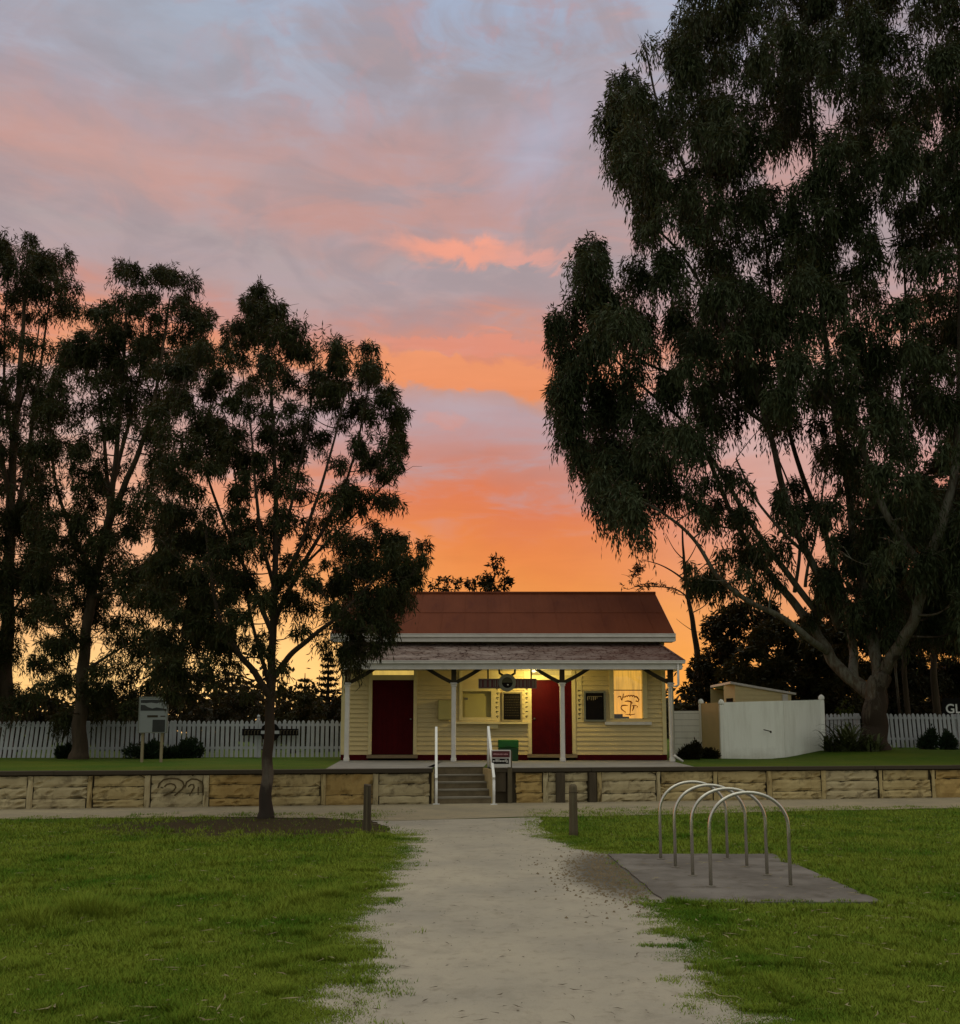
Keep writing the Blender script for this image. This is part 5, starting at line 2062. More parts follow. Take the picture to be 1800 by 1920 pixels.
def tree(name, label, D, limbs, lobes, nper, leaf, bark, leafm, seed, droop=1.0, slen=.5, cull=.30, lper=10, cat="tree", group=None,
         twigs=5, twig_r=.008, branch_r=.03, base=None, max_branch=6.0, sides=8, nf=1.1):
    rs = random.Random(seed)
    if base is None:
        base = P(*limbs[0][0][0][:2], D)
    t = thing(name, label, cat, base, 0, group)
    off = Vector(t.location)
    mb = MB()
    skel = []          # (pos, radius)
    for pts, r0, r1 in limbs:
        w_ = [tuple(P(q[0], q[1], D + (q[2] if len(q) > 2 else 0))) for q in pts]
        sm = smooth_line(w_, 7)
        n = len(sm)
        rad = [r0 + (r1 - r0) * (k / (n - 1)) ** .8 for k in range(n)]
        ph = rs.uniform(0, 6)
        for k in range(1, n - 1):
            sm[k] += np.array([math.sin(k * .9 + ph), math.cos(k * .7 + ph), 0]) * rad[k] * .12
        if not skel:
            for k in range(min(4, n)):
                rad[k] *= 1 + .42 * (1 - k / 4) ** 2
            sm[0][2] -= .15
        mb.tube([Vector(p) for p in sm], rad, sides)
        skel += [(p, r_) for p, r_ in zip(sm, rad)]
    SP = np.array([p for p, _ in skel])
    SR = [r_ for _, r_ in skel]
    root = SP[len(SP) // 3]
    order = sorted(lobes, key=lambda l: np.linalg.norm(np.array(P(l[0], l[1], D + l[4])) - root))
    for (px, py, rx, ry, dd, dens) in order:
        s = (D + dd) / F
        c = np.array(P(px, py, D + dd)) - np.array([0, 0, ry * s * .2])
        d = np.linalg.norm(SP - c, axis=1) + np.maximum(0, SP[:, 2] - c[2] + .15) * 1.6
        i = int(np.argmin(d))
        a = SP[i]
        dist = np.linalg.norm(c - a)
        if dist > max_branch:
            continue
        r0 = min(SR[i] * .7, branch_r * (.5 + dist * .35))
        midp = a * .45 + c * .55 + np.array([rs.uniform(-.12, .12), rs.uniform(-.12, .12), -.10]) * dist
        line = smooth_line([a, midp, c], 5)
        rad = [r0 + (twig_r - r0) * k / (len(line) - 1) for k in range(len(line))]
        mb.tube([Vector(p) for p in line], rad, 5, cap=False)
        SP = np.vstack([SP, line[2:]])
        SR += rad[2:]
        for _ in range(twigs):
            e = c + np.array([rs.gauss(0, 1) * rx, rs.gauss(0, 1) * rx, rs.uniform(-.2, 1.2) * ry]) * s * .55
            st_ = line[rs.randint(len(line) // 2, len(line) - 1)]
            mb.tube([Vector(st_), Vector(st_ * .5 + e * .5 + np.array([0, 0, .06])), Vector(e)], [twig_r * .9, twig_r * .7, twig_r * .35], 4, cap=False)
    mb.build("trunk", bark, t, True, off=off)
    V = foliage(lobes, D, nper, leaf, seed, droop, slen, cull, lper, nf=nf) - np.array(off)
    quads_mesh("crown", V, leafm, t)
    return t, len(V)


COUNT = {}
# --- front tree, left of the path
front_poly = [(492, 522), (520, 560), (560, 625), (620, 628), (655, 660), (690, 645), (712, 700), (738, 760), (760, 800), (762, 880), (745, 935), (700, 960),
              (790, 1010), (800, 1050), (770, 1100), (750, 1160), (700, 1220), (655, 1240), (640, 1190), (600, 1150), (560, 1130), (530, 1100), (470, 1140),
              (430, 1220), (390, 1290), (330, 1310), (300, 1250), (290, 1100), (300, 960), (300, 820), (330, 690), (380, 640), (430, 630), (450, 570)]
front_holes = [(560, 930, 75, 110, .25), (640, 870, 60, 40, .35), (500, 1000, 40, 110, .3), (690, 985, 60, 28, .1), (600, 1130, 50, 40, .5), (430, 1000, 35, 50, .6),
               (560, 820, 50, 50, .5), (650, 940, 40, 40, .4)]
fl = thin(fill_lobes(front_poly, 30, 3, 1.7, 21, front_holes), 17.5, 1.3, .12, 5)
fl += [(492, 560, 26, 34, 0, 1), (500, 600, 40, 36, 0, 1), (470, 640, 45, 40, .3, 1), (540, 640, 45, 40, -.3, 1), (688, 690, 34, 40, .2, 1), (640, 670, 40, 34, 0, 1),
       (735, 890, 30, 46, 0, 1), (752, 830, 18, 40, .3, 1), (770, 1035, 34, 40, -.3, 1), (740, 1020, 36, 32, .2, 1), (720, 1060, 40, 36, -.4, 1), (690, 1050, 40, 36, .4, 1),
       (730, 1110, 36, 42, -.6, 1.2), (690, 1120, 44, 40, -.4, .9), (670, 1160, 36, 44, -.5, 1.0), (700, 1165, 40, 46, -.7, .9), (665, 1205, 26, 36, -.4, 1.5), (690, 1205, 26, 32, -.6, 1.3),
       (730, 1140, 30, 34, -.4, 1.1), (655, 1130, 32, 40, 0, 1.2)]
fl += [(330 + 26 * k, 1000 + (k * 67) % 260, 42, 52, .8 - .3 * (k % 4), 1.5) for k in range(6)]
fl += [(745, 1080, 34, 34, .3, 1), (775, 1070, 26, 30, -.4, 1), (760, 1010, 30, 26, .4, .9), (715, 1130, 34, 36, .3, 1), (640, 1090, 36, 34, .5, .9), (660, 1060, 36, 30, -.5, .9)]
rs_ = random.Random(12)
fl += [(rs_.uniform(400, 640), rs_.uniform(1150, 1300), rs_.uniform(14, 24), rs_.uniform(16, 28), rs_.uniform(-1.2, 1.2), .55) for _ in range(26)]
fl += [(322 + 30 * (k % 4), 690 + 52 * k, 44, 46, .9 - .4 * (k % 3), 1.2) for k in range(11)]
front_limbs = [
    ([(497, 1534), (500, 1470), (503, 1400), (508, 1300), (511, 1200), (515, 1080), (517, 960), (514, 840), (506, 700), (495, 580)], .132, .016),
    ([(508, 1310), (478, 1262, -.2), (440, 1215, -.4), (412, 1160, -.5), (396, 1080, -.6), (385, 980, -.5)], .075, .018),
    ([(508, 1290), (492, 1240, .3), (478, 1190, .5), (462, 1110, .6), (452, 1010, .7), (440, 880, .6)], .05, .016),
    ([(509, 1275), (545, 1228, -.3), (590, 1190, -.5), (640, 1150, -.7), (690, 1100, -.6), (740, 1050, -.4)], .065, .014),
    ([(512, 1170), (545, 1100, .4), (590, 1020, .6), (635, 940, .7), (668, 840, .5), (690, 730, .3)], .06, .014),
    ([(514, 1120), (556, 1040, -.4), (596, 930, -.6), (628, 820, -.6), (650, 720, -.4)], .05, .012),
    ([(516, 1040), (545, 950, .2), (566, 850, .3), (584, 750, .3), (590, 670, .2)], .04, .012),
    ([(514, 1100), (490, 1010, -.5), (478, 900, -.7), (470, 800, -.6), (455, 700, -.4)], .045, .012),
    ([(511, 1190), (470, 1090, .8), (420, 980, 1.2), (380, 860, 1.2), (360, 740, 1.0)], .055, .014),
    ([(560, 1070, .5), (640, 990, .3), (700, 930, .2), (745, 880, 0)], .028, .010),
    ([(440, 1215, -.4), (405, 1195, -.7), (370, 1180, -.8), (330, 1150, -.9)], .03, .012),
]
b = G(497, 1534)
_, COUNT['front'] = tree("front_gum_tree", "slender gum tree with a dark lower trunk growing from the lawn left of the path", b.y, front_limbs, fl, 900, (.12, .0205),
                         "frontbark", "leaf", 31, 1.0, .42, .40, 9, nf=2.4, twigs=5, twig_r=.006, branch_r=.022, base=(b.x, b.y, 0), max_branch=2.2, sides=10)

# --- second tree, on the platform
t2_poly = [(235, 488), (265, 500), (285, 540), (300, 500), (325, 492), (345, 530), (360, 570), (395, 590), (392, 640), (350, 660), (345, 740), (300, 790),
           (320, 860), (300, 930), (310, 1000), (330, 1090), (330, 1200), (350, 1300), (300, 1345), (200, 1340), (110, 1330), (70, 1250), (70, 1100), (60, 950), (80, 800), (120, 650), (160, 600), (185, 520)]
t2_holes = [(200, 1310, 160, 30, .5), (230, 1160, 34, 34, .3), (250, 920, 60, 130, .12), (215, 830, 40, 70, .3), (290, 850, 40, 90, .3), (160, 1000, 30, 60, .5), (100, 860, 40, 60, .4), (250, 1230, 60, 50, .45), (130, 1270, 40, 60, .4), (300, 740, 60, 40, .4)]
l2 = thin(fill_lobes(t2_poly, 29, 3, 2.2, 8, t2_holes), 29.2, .8, .12, 6)
l2 += [(232, 520, 34, 28, 0, .7), (318, 515, 24, 26, .3, .7), (250, 560, 40, 30, 0, 1), (375, 605, 24, 30, 0, .8), (200, 1080, 60, 50, 0, 1.4), (290, 1090, 46, 60, .6, 1.2), (250, 640, 60, 40, 0, 1.2), (180, 660, 50, 46, .5, 1.2)]
t2_limbs = [
    ([(148, 1422), (150, 1360), (155, 1270), (162, 1180), (178, 1090), (198, 1000), (212, 910), (222, 800), (232, 680), (238, 560)], .25, .03),
    ([(180, 1085), (150, 1030, .6), (120, 960, 1), (100, 880, 1.2), (92, 780, 1)], .10, .03),
    ([(198, 1000), (225, 930, -.6), (255, 860, -1), (282, 780, -1.2), (300, 690, -1), (318, 560, -.8)], .13, .025),
    ([(205, 960), (200, 880, .8), (190, 780, 1.2), (180, 690, 1)], .09, .025),
    ([(212, 905), (240, 800, .6), (262, 700, .9), (270, 600, .8)], .08, .02),
    ([(190, 1030), (240, 990, .8), (285, 900, 1.4), (320, 800, 1.4)], .08, .02),
    ([(172, 1120), (220, 1100, -1), (270, 1060, -1.6), (300, 1000, -1.8)], .07, .02),
    ([(158, 1210), (120, 1170, -.8), (90, 1110, -1.2)], .07, .02),
    ([(156, 1260), (210, 1225, 1), (270, 1190, 1.4)], .06, .02),
]
b = P(148, 1422, 29.2)
_, COUNT['t2'] = tree("platform_gum_tree", "tall gum tree with a leaning trunk on the platform between the two left fences", 29.2, t2_limbs, l2, 430, (.17, .032), "bark", "leaf", 77,
                      .9, .6, .39, 9, nf=1.7, twigs=4, twig_r=.010, branch_r=.035, base=(b.x, 29.2, HP), max_branch=3.5)

# --- third tree at the left edge
t3_poly = [(20, 440), (70, 455), (110, 470), (140, 510), (138, 570), (100, 600), (70, 660), (90, 760), (70, 860), (80, 960), (90, 1060), (70, 1200), (60, 1330), (-120, 1330), (-160, 1000), (-150, 700), (-100, 520), (-40, 450)]
t3_holes = [(40, 1270, 50, 40, .3), (40, 700, 45, 110, .25), (20, 860, 40, 50, .3), (70, 640, 30, 40, .3), (30, 1260, 50, 60, .5)]
l3 = thin(fill_lobes(t3_poly, 30, 3, 2.2, 14, t3_holes), 31.6, .8, .12, 7)
l3 += [(45, 480, 40, 30, 0, 1.1), (95, 500, 36, 30, .4, 1.1), (118, 545, 22, 30, .2, 1), (10, 470, 40, 30, .2, 1), (60, 530, 46, 30, 0, 1.2), (20, 1040, 60, 60, 0, 1.6), (40, 960, 50, 50, .4, 1.4)]
t3_limbs = [
    ([(8, 1420), (10, 1300), (14, 1150), (18, 1000), (24, 860), (36, 720), (44, 600), (50, 500)], .30, .03),
    ([(18, 1000), (45, 900, .6), (62, 780, .9), (80, 660, .8), (95, 540, .6)], .10, .025),
    ([(20, 940), (-5, 820, -.6), (-20, 700, -.8), (-20, 560, -.6)], .10, .025),
    ([(26, 840), (10, 740, .8), (8, 640, .9), (15, 520, .8)], .07, .02),
    ([(30, 780), (60, 690, -.7), (75, 600, -.8)], .06, .02),
    ([(14, 1140), (-60, 1050, .5), (-110, 900, .6)], .09, .03),
    ([(14, 1160), (60, 1090, -.8), (80, 1010, -1)], .06, .02),
]
b = P(8, 1422, 31.6)
_, COUNT['t3'] = tree("edge_gum_tree", "tall dark gum tree cut off by the left edge of the photo", 31.6, t3_limbs, l3, 430, (.17, .034), "bark", "leaf", 92,
                      .9, .6, .39, 9, nf=1.7, twigs=4, twig_r=.010, branch_r=.035, base=(b.x, 31.6, HP), max_branch=3.5)

# --- the giant gum on the right
big_poly = [(1300, -40), (1275, 60), (1262, 150), (1215, 130), (1160, 150), (1138, 200), (1150, 260), (1172, 340), (1205, 400), (1235, 450), (1165, 455), (1098, 478), (1105, 560), (1150, 610), (1110, 625), (1052, 610),
            (1045, 680), (1050, 740), (1060, 790), (1085, 840), (1125, 870), (1130, 940), (1150, 968), (1210, 965), (1240, 930), (1280, 870), (1340, 810), (1400, 795),
            (1470, 800), (1560, 850), (1610, 960), (1640, 1060), (1700, 1120), (1790, 1180), (1900, 1150), (2060, 1000), (2150, 700), (2150, 300), (2050, 0), (1900, -200), (1600, -300), (1400, -200)]
big_holes = [(1262, 330, 30, 80, .05), (1275, 230, 18, 50, .2), (1410, 330, 26, 50, .2), (1190, 430, 40, 20, .1), (1600, 300, 30, 22, .3), (1365, 210, 30, 25, .5), (1560, 95, 50, 25, .4), (1760, 260, 30, 60, .4), (1250, 680, 40, 40, .7),
             (1400, 850, 90, 70, .3), (1510, 830, 60, 70, .3), (1300, 880, 40, 50, .4), (1330, 650, 30, 30, .5), (1720, 690, 50, 40, .4), (1590, 780, 40, 60, .35), (1175, 640, 40, 32, .05), (1205, 700, 34, 26, .1), (1455, 470, 20, 40, .4), (1300, 560, 24, 30, .4),
             (1380, 740, 25, 25, .3), (1640, 100, 20, 50, .5), (1590, 60, 20, 20, .3)]
bl = thin(fill_lobes(big_poly, 40, 3, 4.2, 52, big_holes), 30.6, .6, .18, 9)
bl += [(1205, 80, 26, 46, 0, .35), (1170, 160, 40, 44, .5, 1), (1150, 210, 34, 46, 0, 1.1), (1185, 250, 44, 60, .3, 1.3), (1205, 330, 40, 50, -.3, 1.2), (1180, 300, 30, 40, 0, 1.1), (1210, 400, 40, 50, .5, 1.2),
       (1290, 40, 40, 60, 0, .9), (1300, 120, 50, 60, .5, 1.1), (1320, 220, 50, 70, -.8, 1.2), (1095, 490, 34, 38, .5, 1), (1120, 530, 50, 55, 0, 1.3), (1150, 590, 46, 50, .5, 1.3), (1090, 550, 30, 40, .2, 1),
       (1045, 620, 22, 46, 0, 1), (1060, 690, 32, 60, .4, 1.3), (1080, 770, 34, 56, -.4, 1.2), (1055, 800, 24, 40, 0, 1), (1130, 740, 46, 50, .8, 1.2), (1085, 840, 24, 40, 0, 1),
       (1130, 940, 30, 40, .3, 1), (1170, 960, 46, 34, -.3, 1.2), (1200, 890, 56, 56, .5, 1.2), (1160, 860, 46, 56, -.5, 1.2)]
# low clumps hanging inside the open fork
bl += [(1400, 1030, 28, 34, 1, 1), (1470, 1010, 24, 44, -.5, 1), (1330, 960, 30, 34, 1.4, .9), (1390, 960, 30, 30, 0, .8), (1520, 960, 26, 40, .6, .9), (1450, 940, 30, 30, 1, .7), (1560, 1080, 30, 40, .5, 1),
       (1590, 1010, 40, 60, 1, 1.2), (1660, 1040, 50, 60, 1.5, 1.2), (1760, 1080, 60, 70, .5, 1.2), (1800, 980, 60, 70, 0, 1.2), (1350, 1080, 26, 30, .5, .8), (1300, 1090, 20, 26, .8, .7), (1720, 960, 60, 60, 2, 1.2)]
rs_ = random.Random(44)
bl += [(rs_.uniform(1290, 1610), rs_.uniform(880, 1110), rs_.uniform(14, 24), rs_.uniform(22, 40), rs_.uniform(-2.5, 2.5), .8) for _ in range(34)]
bl += [(rs_.uniform(1520, 1690), rs_.uniform(1050, 1190), rs_.uniform(16, 28), rs_.uniform(24, 40), rs_.uniform(-1.5, 2.5), .9) for _ in range(16)]
big_limbs = [
    ([(1638, 1412), (1640, 1360), (1642, 1310), (1650, 1268)], .46, .32),
    ([(1650, 1272), (1640, 1222, .3), (1632, 1170, .6), (1618, 1090, .9), (1600, 1000, 1.2), (1585, 880, 1.4), (1560, 740, 1.4), (1540, 560, 1.2), (1530, 380, 1.0), (1520, 200, .8), (1500, 0, .6)], .22, .04),
    ([(1652, 1268), (1680, 1220, -.5), (1710, 1170, -.9), (1728, 1110, -1.2), (1722, 1060, -1.3), (1690, 1010, -1.4), (1655, 950, -1.4), (1630, 880, -1.3), (1605, 800, -1.2), (1560, 760, -1.2), (1510, 700, -1.2)], .22, .05),
    ([(1722, 1080, -1.2), (1760, 1000, -1.8), (1790, 880, -2), (1800, 720, -2), (1800, 520, -1.8), (1790, 300, -1.5)], .20, .05),
    ([(1645, 1310), (1605, 1280, .5), (1570, 1250, .8), (1545, 1210, 1.0), (1520, 1170, 1.2), (1480, 1120, 1.5), (1430, 1060, 1.8), (1385, 990, 2.0), (1345, 900, 2.2), (1310, 800, 2.2), (1290, 680, 2.0)], .25, .04),
    ([(1555, 1225, .9), (1520, 1200, .2), (1470, 1160, -.2), (1400, 1125, -.5), (1345, 1080, -.8), (1300, 1010, -1), (1240, 960, -1.2), (1180, 930, -1.2)], .13, .03),
    ([(1600, 1275, .5), (1600, 1220, 1.2), (1590, 1150, 1.6), (1570, 1080, 2), (1540, 980, 2.2), (1500, 880, 2.4), (1470, 760, 2.4), (1450, 600, 2.2), (1430, 400, 2)], .17, .04),
    ([(1575, 1180, 1.4), (1545, 1100, .8), (1500, 1010, .4), (1470, 920, 0), (1440, 800, -.4), (1400, 660, -.6), (1350, 500, -.6), (1290, 330, -.4), (1240, 220, 0), (1210, 90, .2)], .15, .03),
    ([(1540, 1160, 1.2), (1480, 1080, 1), (1420, 1000, .6), (1360, 900, .2), (1290, 800, 0), (1200, 720, 0), (1140, 660, .2)], .12, .03),
    ([(1440, 800, -.4), (1330, 720, -.2), (1230, 690, 0), (1150, 640, .3), (1090, 560, .4)], .07, .02),
    ([(1430, 760, -.4), (1350, 600, .5), (1280, 480, .8), (1190, 380, .6), (1170, 260, .4)], .08, .02),
    ([(1515, 1040, .4), (1480, 1010, -.6), (1420, 940, -.9), (1380, 860, -1)], .07, .025),
    ([(1490, 1110, 1.4), (1500, 1020, 1.8), (1490, 940, 2.2), (1455, 850, 2.4)], .07, .025),
    ([(1590, 1060, 1), (1640, 960, 1.6), (1680, 820, 2), (1700, 640, 2), (1690, 420, 1.6)], .12, .03),
    ([(1510, 1100, .9), (1515, 1060, .6), (1530, 1000, .5), (1545, 900, .5)], .06, .03),
]
b = P(1640, 1402, 30.6)
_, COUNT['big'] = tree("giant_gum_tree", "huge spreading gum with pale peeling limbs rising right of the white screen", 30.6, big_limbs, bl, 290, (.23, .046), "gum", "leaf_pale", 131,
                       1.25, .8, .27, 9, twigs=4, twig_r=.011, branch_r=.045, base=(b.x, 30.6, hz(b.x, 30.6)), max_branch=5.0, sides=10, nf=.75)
# flared dark butt of the big gum belongs to its trunk limb above

# --- thin half-dead tree right of the roof
l5 = [(1200, 1045, 22, 30, 0, .9), (1185, 1075, 18, 22, .5, .7), (1210, 1025, 18, 22, .2, .7), (1235, 1098, 28, 10, .3, .6), (1175, 1102, 18, 14, 0, .8), (1205, 1100, 22, 14, 0, .8), (1262, 1105, 16, 8, -.3, .5),
      (1335, 1170, 24, 24, .5, .8), (1340, 1215, 30, 24, 0, .9), (1325, 1110, 18, 20, .6, .5), (1300, 990, 18, 12, 0, .3)]
lim5 = [
    ([(1316, 1345), (1311, 1270), (1304, 1200), (1294, 1140), (1285, 1080), (1281, 1030), (1279, 985)], .19, .03),
    ([(1286, 1090), (1262, 1072, .3), (1235, 1058, .5), (1205, 1050, .6)], .05, .015),
    ([(1290, 1120), (1265, 1104, .3), (1230, 1100, .4), (1190, 1100, .3)], .04, .015),
    ([(1283, 1050), (1264, 1030, -.2), (1248, 1000, -.3)], .03, .01),
    ([(1288, 1105), (1310, 1070, .2), (1330, 1050, .3), (1345, 1010, .3)], .035, .012),
    ([(1284, 1060), (1302, 1030, 0), (1312, 1000, .1)], .03, .01),
    ([(1296, 1150), (1322, 1135, .3), (1338, 1112, .4)], .03, .01),
    ([(1302, 1185), (1280, 1170, .2), (1268, 1160, .3)], .02, .006),
]
b = P(1316, 1345, 42)
tree("bare_pine_tree", "thin half bare tree against the orange sky at the right end of the roof", 42, lim5, l5, 70, (.22, .05), "bark_dark", "leaf_dark", 17,
     .3, .35, .30, 8, twigs=3, twig_r=.012, branch_r=.03, base=(b.x, 42, HP), max_branch=2.0)

# --- tree showing over the ridge
l6 = [(932, 1062, 22, 20, 0, 1), (945, 1085, 18, 20, .3, 1), (910, 1080, 20, 20, 0, 1), (885, 1092, 18, 18, .4, 1), (915, 1100, 34, 16, -.3, 1.2), (860, 1096, 16, 14, 0, .8), (835, 1088, 20, 10, .3, .8),
      (815, 1100, 18, 12, 0, .8), (845, 1108, 30, 10, .2, 1), (795, 1110, 14, 8, 0, .7), (940, 1110, 20, 16, 0, 1), (900, 1130, 40, 24, 0, 1), (850, 1135, 34, 20, 0, 1)]
lim6 = [([(892, 1400), (894, 1280), (898, 1180), (915, 1110), (930, 1075)], .3, .04), ([(897, 1190), (870, 1140), (840, 1110), (815, 1102)], .12, .03), ([(905, 1140), (890, 1110), (882, 1092)], .06, .02)]
b = P(892, 1400, 48)
tree("rooftop_tree", "small rounded tree whose crown shows above the middle of the red roof", 48, lim6, l6, 80, (.22, .09), "bark_dark", "leaf_dark", 23,
     .25, .3, .25, 8, twigs=3, twig_r=.015, branch_r=.04, base=(b.x, 48, HP), max_branch=3.0)


# --- bushes and trees behind the fences
def back_tree(name, label, D, poly, rad, layers, nper, leaf, leafm, seed, trunkpx, cull=.32, droop=.4, group="trees and bushes behind the fences", r0=.14, bark="bark_dark", cat="tree", holes=(), dep=1.4):
    lb = fill_lobes(poly, rad, layers, dep, seed, holes)
    cx_ = sum(l[0] for l in lb) / len(lb)
    cy_ = sum(l[1] for l in lb) / len(lb)
    lim = [([(trunkpx[0], trunkpx[1]), ((trunkpx[0] * 2 + cx_) / 3, (trunkpx[1] * 2 + cy_) / 3), (cx_, cy_)], r0, r0 * .3)]
    b = P(trunkpx[0], trunkpx[1], D)
    x_ = b.x
    lim[0][0].insert(0, (trunkpx[0], P_inv_ground(D)))
    return tree(name, label, D, lim, lb, nper, leaf, bark, leafm, seed, droop, .45, cull, 8, cat, group, twigs=2, twig_r=.012, branch_r=.03, base=(x_, D, HP), max_branch=5, sides=6)


def P_inv_ground(D):
    """pixel row of platform ground level at distance D"""
    lo_, hi_ = 1373.0, 1500.0
    for _ in range(40):
        m_ = (lo_ + hi_) / 2
        if P(900, m_, D).z > HP:
            lo_ = m_
        else:
            hi_ = m_
    return lo_


LBX = [
    ("dark broad bush behind the far left picket fence, under the edge tree", 40, [(-60, 1290), (-10, 1300), (50, 1308), (110, 1322), (130, 1395), (-80, 1400)], 20, (30, 1380), 'leaf_dark'),
    ("open leafy bush behind the fence just right of the leaning trunk", 42, [(120, 1330), (170, 1296), (225, 1305), (262, 1330), (260, 1400), (110, 1400)], 20, (190, 1380), 'leaf_olive'),
    ("dark bush behind the info board", 39, [(240, 1335), (280, 1310), (330, 1300), (380, 1322), (400, 1400), (240, 1400)], 20, (320, 1380), 'leaf_dark'),
    ("wide dark bush behind the fence left of the front trunk", 44, [(370, 1336), (410, 1312), (460, 1292), (490, 1315), (510, 1400), (370, 1400)], 20, (440, 1380), 'leaf_dark'),
    ("olive bush behind the fence right of the front trunk", 38, [(500, 1335), (530, 1298), (560, 1290), (590, 1310), (600, 1400), (500, 1400)], 17, (548, 1380), 'leaf_olive'),
    ("dark low bush behind the fence, next to the station's left corner", 41, [(575, 1330), (600, 1310), (635, 1318), (660, 1330), (650, 1400), (575, 1400)], 16, (620, 1380), 'leaf_dark'),
]
for k, (lab, D_, poly, rad, tp, lm) in enumerate(LBX):
    back_tree("background_bush", lab, D_, poly, rad, 2, 230, (.17, .065), lm, 200 + k, tp, cull=.30, cat="bush")

RBX = [
    ("dark spreading tree behind the shed, right of the half bare tree", 40, [(1325, 1190), (1370, 1150), (1420, 1130), (1460, 1150), (1470, 1250), (1440, 1385), (1290, 1390), (1300, 1250)], 30, (1400, 1370), 'leaf_dark', 3),
    ("olive green tree behind the white screen, under the giant gum's left limbs", 37, [(1380, 1230), (1430, 1180), (1500, 1150), (1560, 1180), (1590, 1260), (1590, 1390), (1370, 1390)], 30, (1500, 1370), 'leaf_olive', 3),
    ("dense dark tree directly behind the giant gum's trunk", 44, [(1500, 1200), (1560, 1110), (1640, 1060), (1700, 1090), (1720, 1200), (1720, 1390), (1500, 1390)], 38, (1610, 1380), 'leaf_dark', 3),
    ("tall dark tree filling the right edge behind the name sign", 46, [(1680, 1180), (1700, 1000), (1760, 850), (1840, 800), (1960, 860), (2040, 1050), (2050, 1390), (1690, 1390)], 46, (1800, 1390), 'leaf_dark', 3),
    ("dark tree further off to the right, behind the name sign", 60, [(1640, 1250), (1700, 1180), (1800, 1150), (1900, 1180), (1960, 1300), (1960, 1365), (1630, 1365)], 38, (1780, 1385), 'leaf_dark', 2),
    ("small lime green shrub just above the short fence", 33.5, [(1565, 1335), (1572, 1322), (1588, 1321), (1595, 1335), (1596, 1350), (1562, 1350)], 9, (1580, 1365), 'lime', 2),
]
for k, (lab, D_, poly, rad, tp, lm, ly) in enumerate(RBX):
    back_tree("background_bush" if k == 5 else "background_tree", lab, D_, poly, rad, ly, 150 if k < 5 else 240, (.22, .09) if k < 5 else (.09, .03), lm, 230 + k, tp,
              cull=.24, cat="bush" if k == 5 else "tree", r0=.16 if k < 5 else .03, dep=1.6 if k < 5 else .15)

# slim trunks behind the right fence, and the pole behind the shed
for k, (px, pb_, pt_, wpx, lab, m_) in enumerate(((1686, 1360, 1180, 5, "thin pale sapling trunk behind the right fence", "gum"), (1702, 1360, 1190, 10, "thicker brown trunk behind the right fence, left of the name sign", "bark"),
                                                  (1757, 1360, 1200, 14, "broad dim trunk behind the right fence, next to the GL sign", "bark"))):
    D_ = 34.5 + k
    b = P(px, pb_, D_)
    t = thing("slim_tree", lab, "tree", (b.x, D_, hz(b.x, D_)), 0, "slim trunks behind the right fence")
    o_ = t.location.copy()
    h_ = P(px, pt_, D_).z - o_.z
    r_ = wpx / 1800 * D_ / 2
    mb = MB()
    mb.tube([(0, 0, -.1), (.03, 0, h_ * .3), (-.02, .02, h_ * .65), (.05, 0, h_)], [r_ * 1.15, r_, r_ * .9, r_ * .7], 9)
    mb.build("trunk", m_, t, True)
    lb = [(px + random.Random(k * 7 + q).uniform(-26, 26), pt_ + random.Random(k * 9 + q).uniform(-60, 10), 24, 22, 0, 1) for q in range(5)]
    quads_mesh("crown", foliage(lb, D_, 90, (.19, .05), 300 + k) - np.array(o_), "leaf_dark", t)
b = P(1475, 1330, 38.5)
pl = thing("slim_pole", "thin grey pole rising behind the cream shed", "pole", (b.x, 38.5, HP))
mb = MB()
mb.tube([(0, 0, -.1), (0, 0, P(0, 1205, 38.5).z - HP)], [.06, .045], 8)
mb.build("shaft", "wood", pl, True)
mb = MB()
mb.lathe([(.055, 0), (.055, .04), (.01, .06)], (0, 0, P(0, 1205, 38.5).z - HP), 8)
mb.build("cap", "steel_foot", pl)


# --- tiered conifers in the distance
def conifer(px, pyt, D, wpx, tiers, label, seed):
    rs = random.Random(seed)
    b = P(px, pyt, D)
    H = b.z - HP
    t = thing("tiered_conifer", label, "tree", (b.x, D, HP), 0, "tiered conifers on the skyline")
    mb = MB()
    mb.tube([(0, 0, -.2), (0, 0, H * .5), (0, 0, H)], [.18, .11, .02], 7)
    wm = wpx / 1800 * D / 2
    g = np.random.default_rng(seed)
    Q = []
    for k in range(tiers):
        u = k / tiers
        z = H * (.12 + .86 * u)
        L = wm * (1 - u) ** .8 * rs.uniform(.8, 1.1) + .12
        nb_ = 6
        for q in range(nb_):
            a = 2 * math.pi * (q + rs.random() * .5) / nb_
            dx_, dy_ = math.cos(a), math.sin(a)
            pts = [(dx_ * L * s_, dy_ * L * s_, z - .10 * L * math.sin(s_ * 2.6) + .16 * L * s_ * s_) for s_ in (0, .35, .7, 1)]
            mb.tube(pts, [.03, .022, .015, .008], 4, cap=False)
            n = int(46 * L + 14)
            s_ = g.random(n) ** .8
            base = np.stack([dx_ * L * s_, dy_ * L * s_, z - .10 * L * np.sin(s_ * 2.6) + .16 * L * s_ * s_], 1)
            d = nrm(np.array([dx_, dy_, .15]) + g.normal(size=(n, 3)) * .7)
            sd_ = nrm(np.cross(d, g.normal(size=(n, 3))))
            ll = .20
            Q.append(np.stack([base, base + d * ll * .5 + sd_ * .035, base + d * ll, base + d * ll * .5 - sd_ * .035], 1))
    mb.build("trunk", "bark_dark", t, True)
    quads_mesh("crown", np.concatenate(Q), "leaf_dark", t)


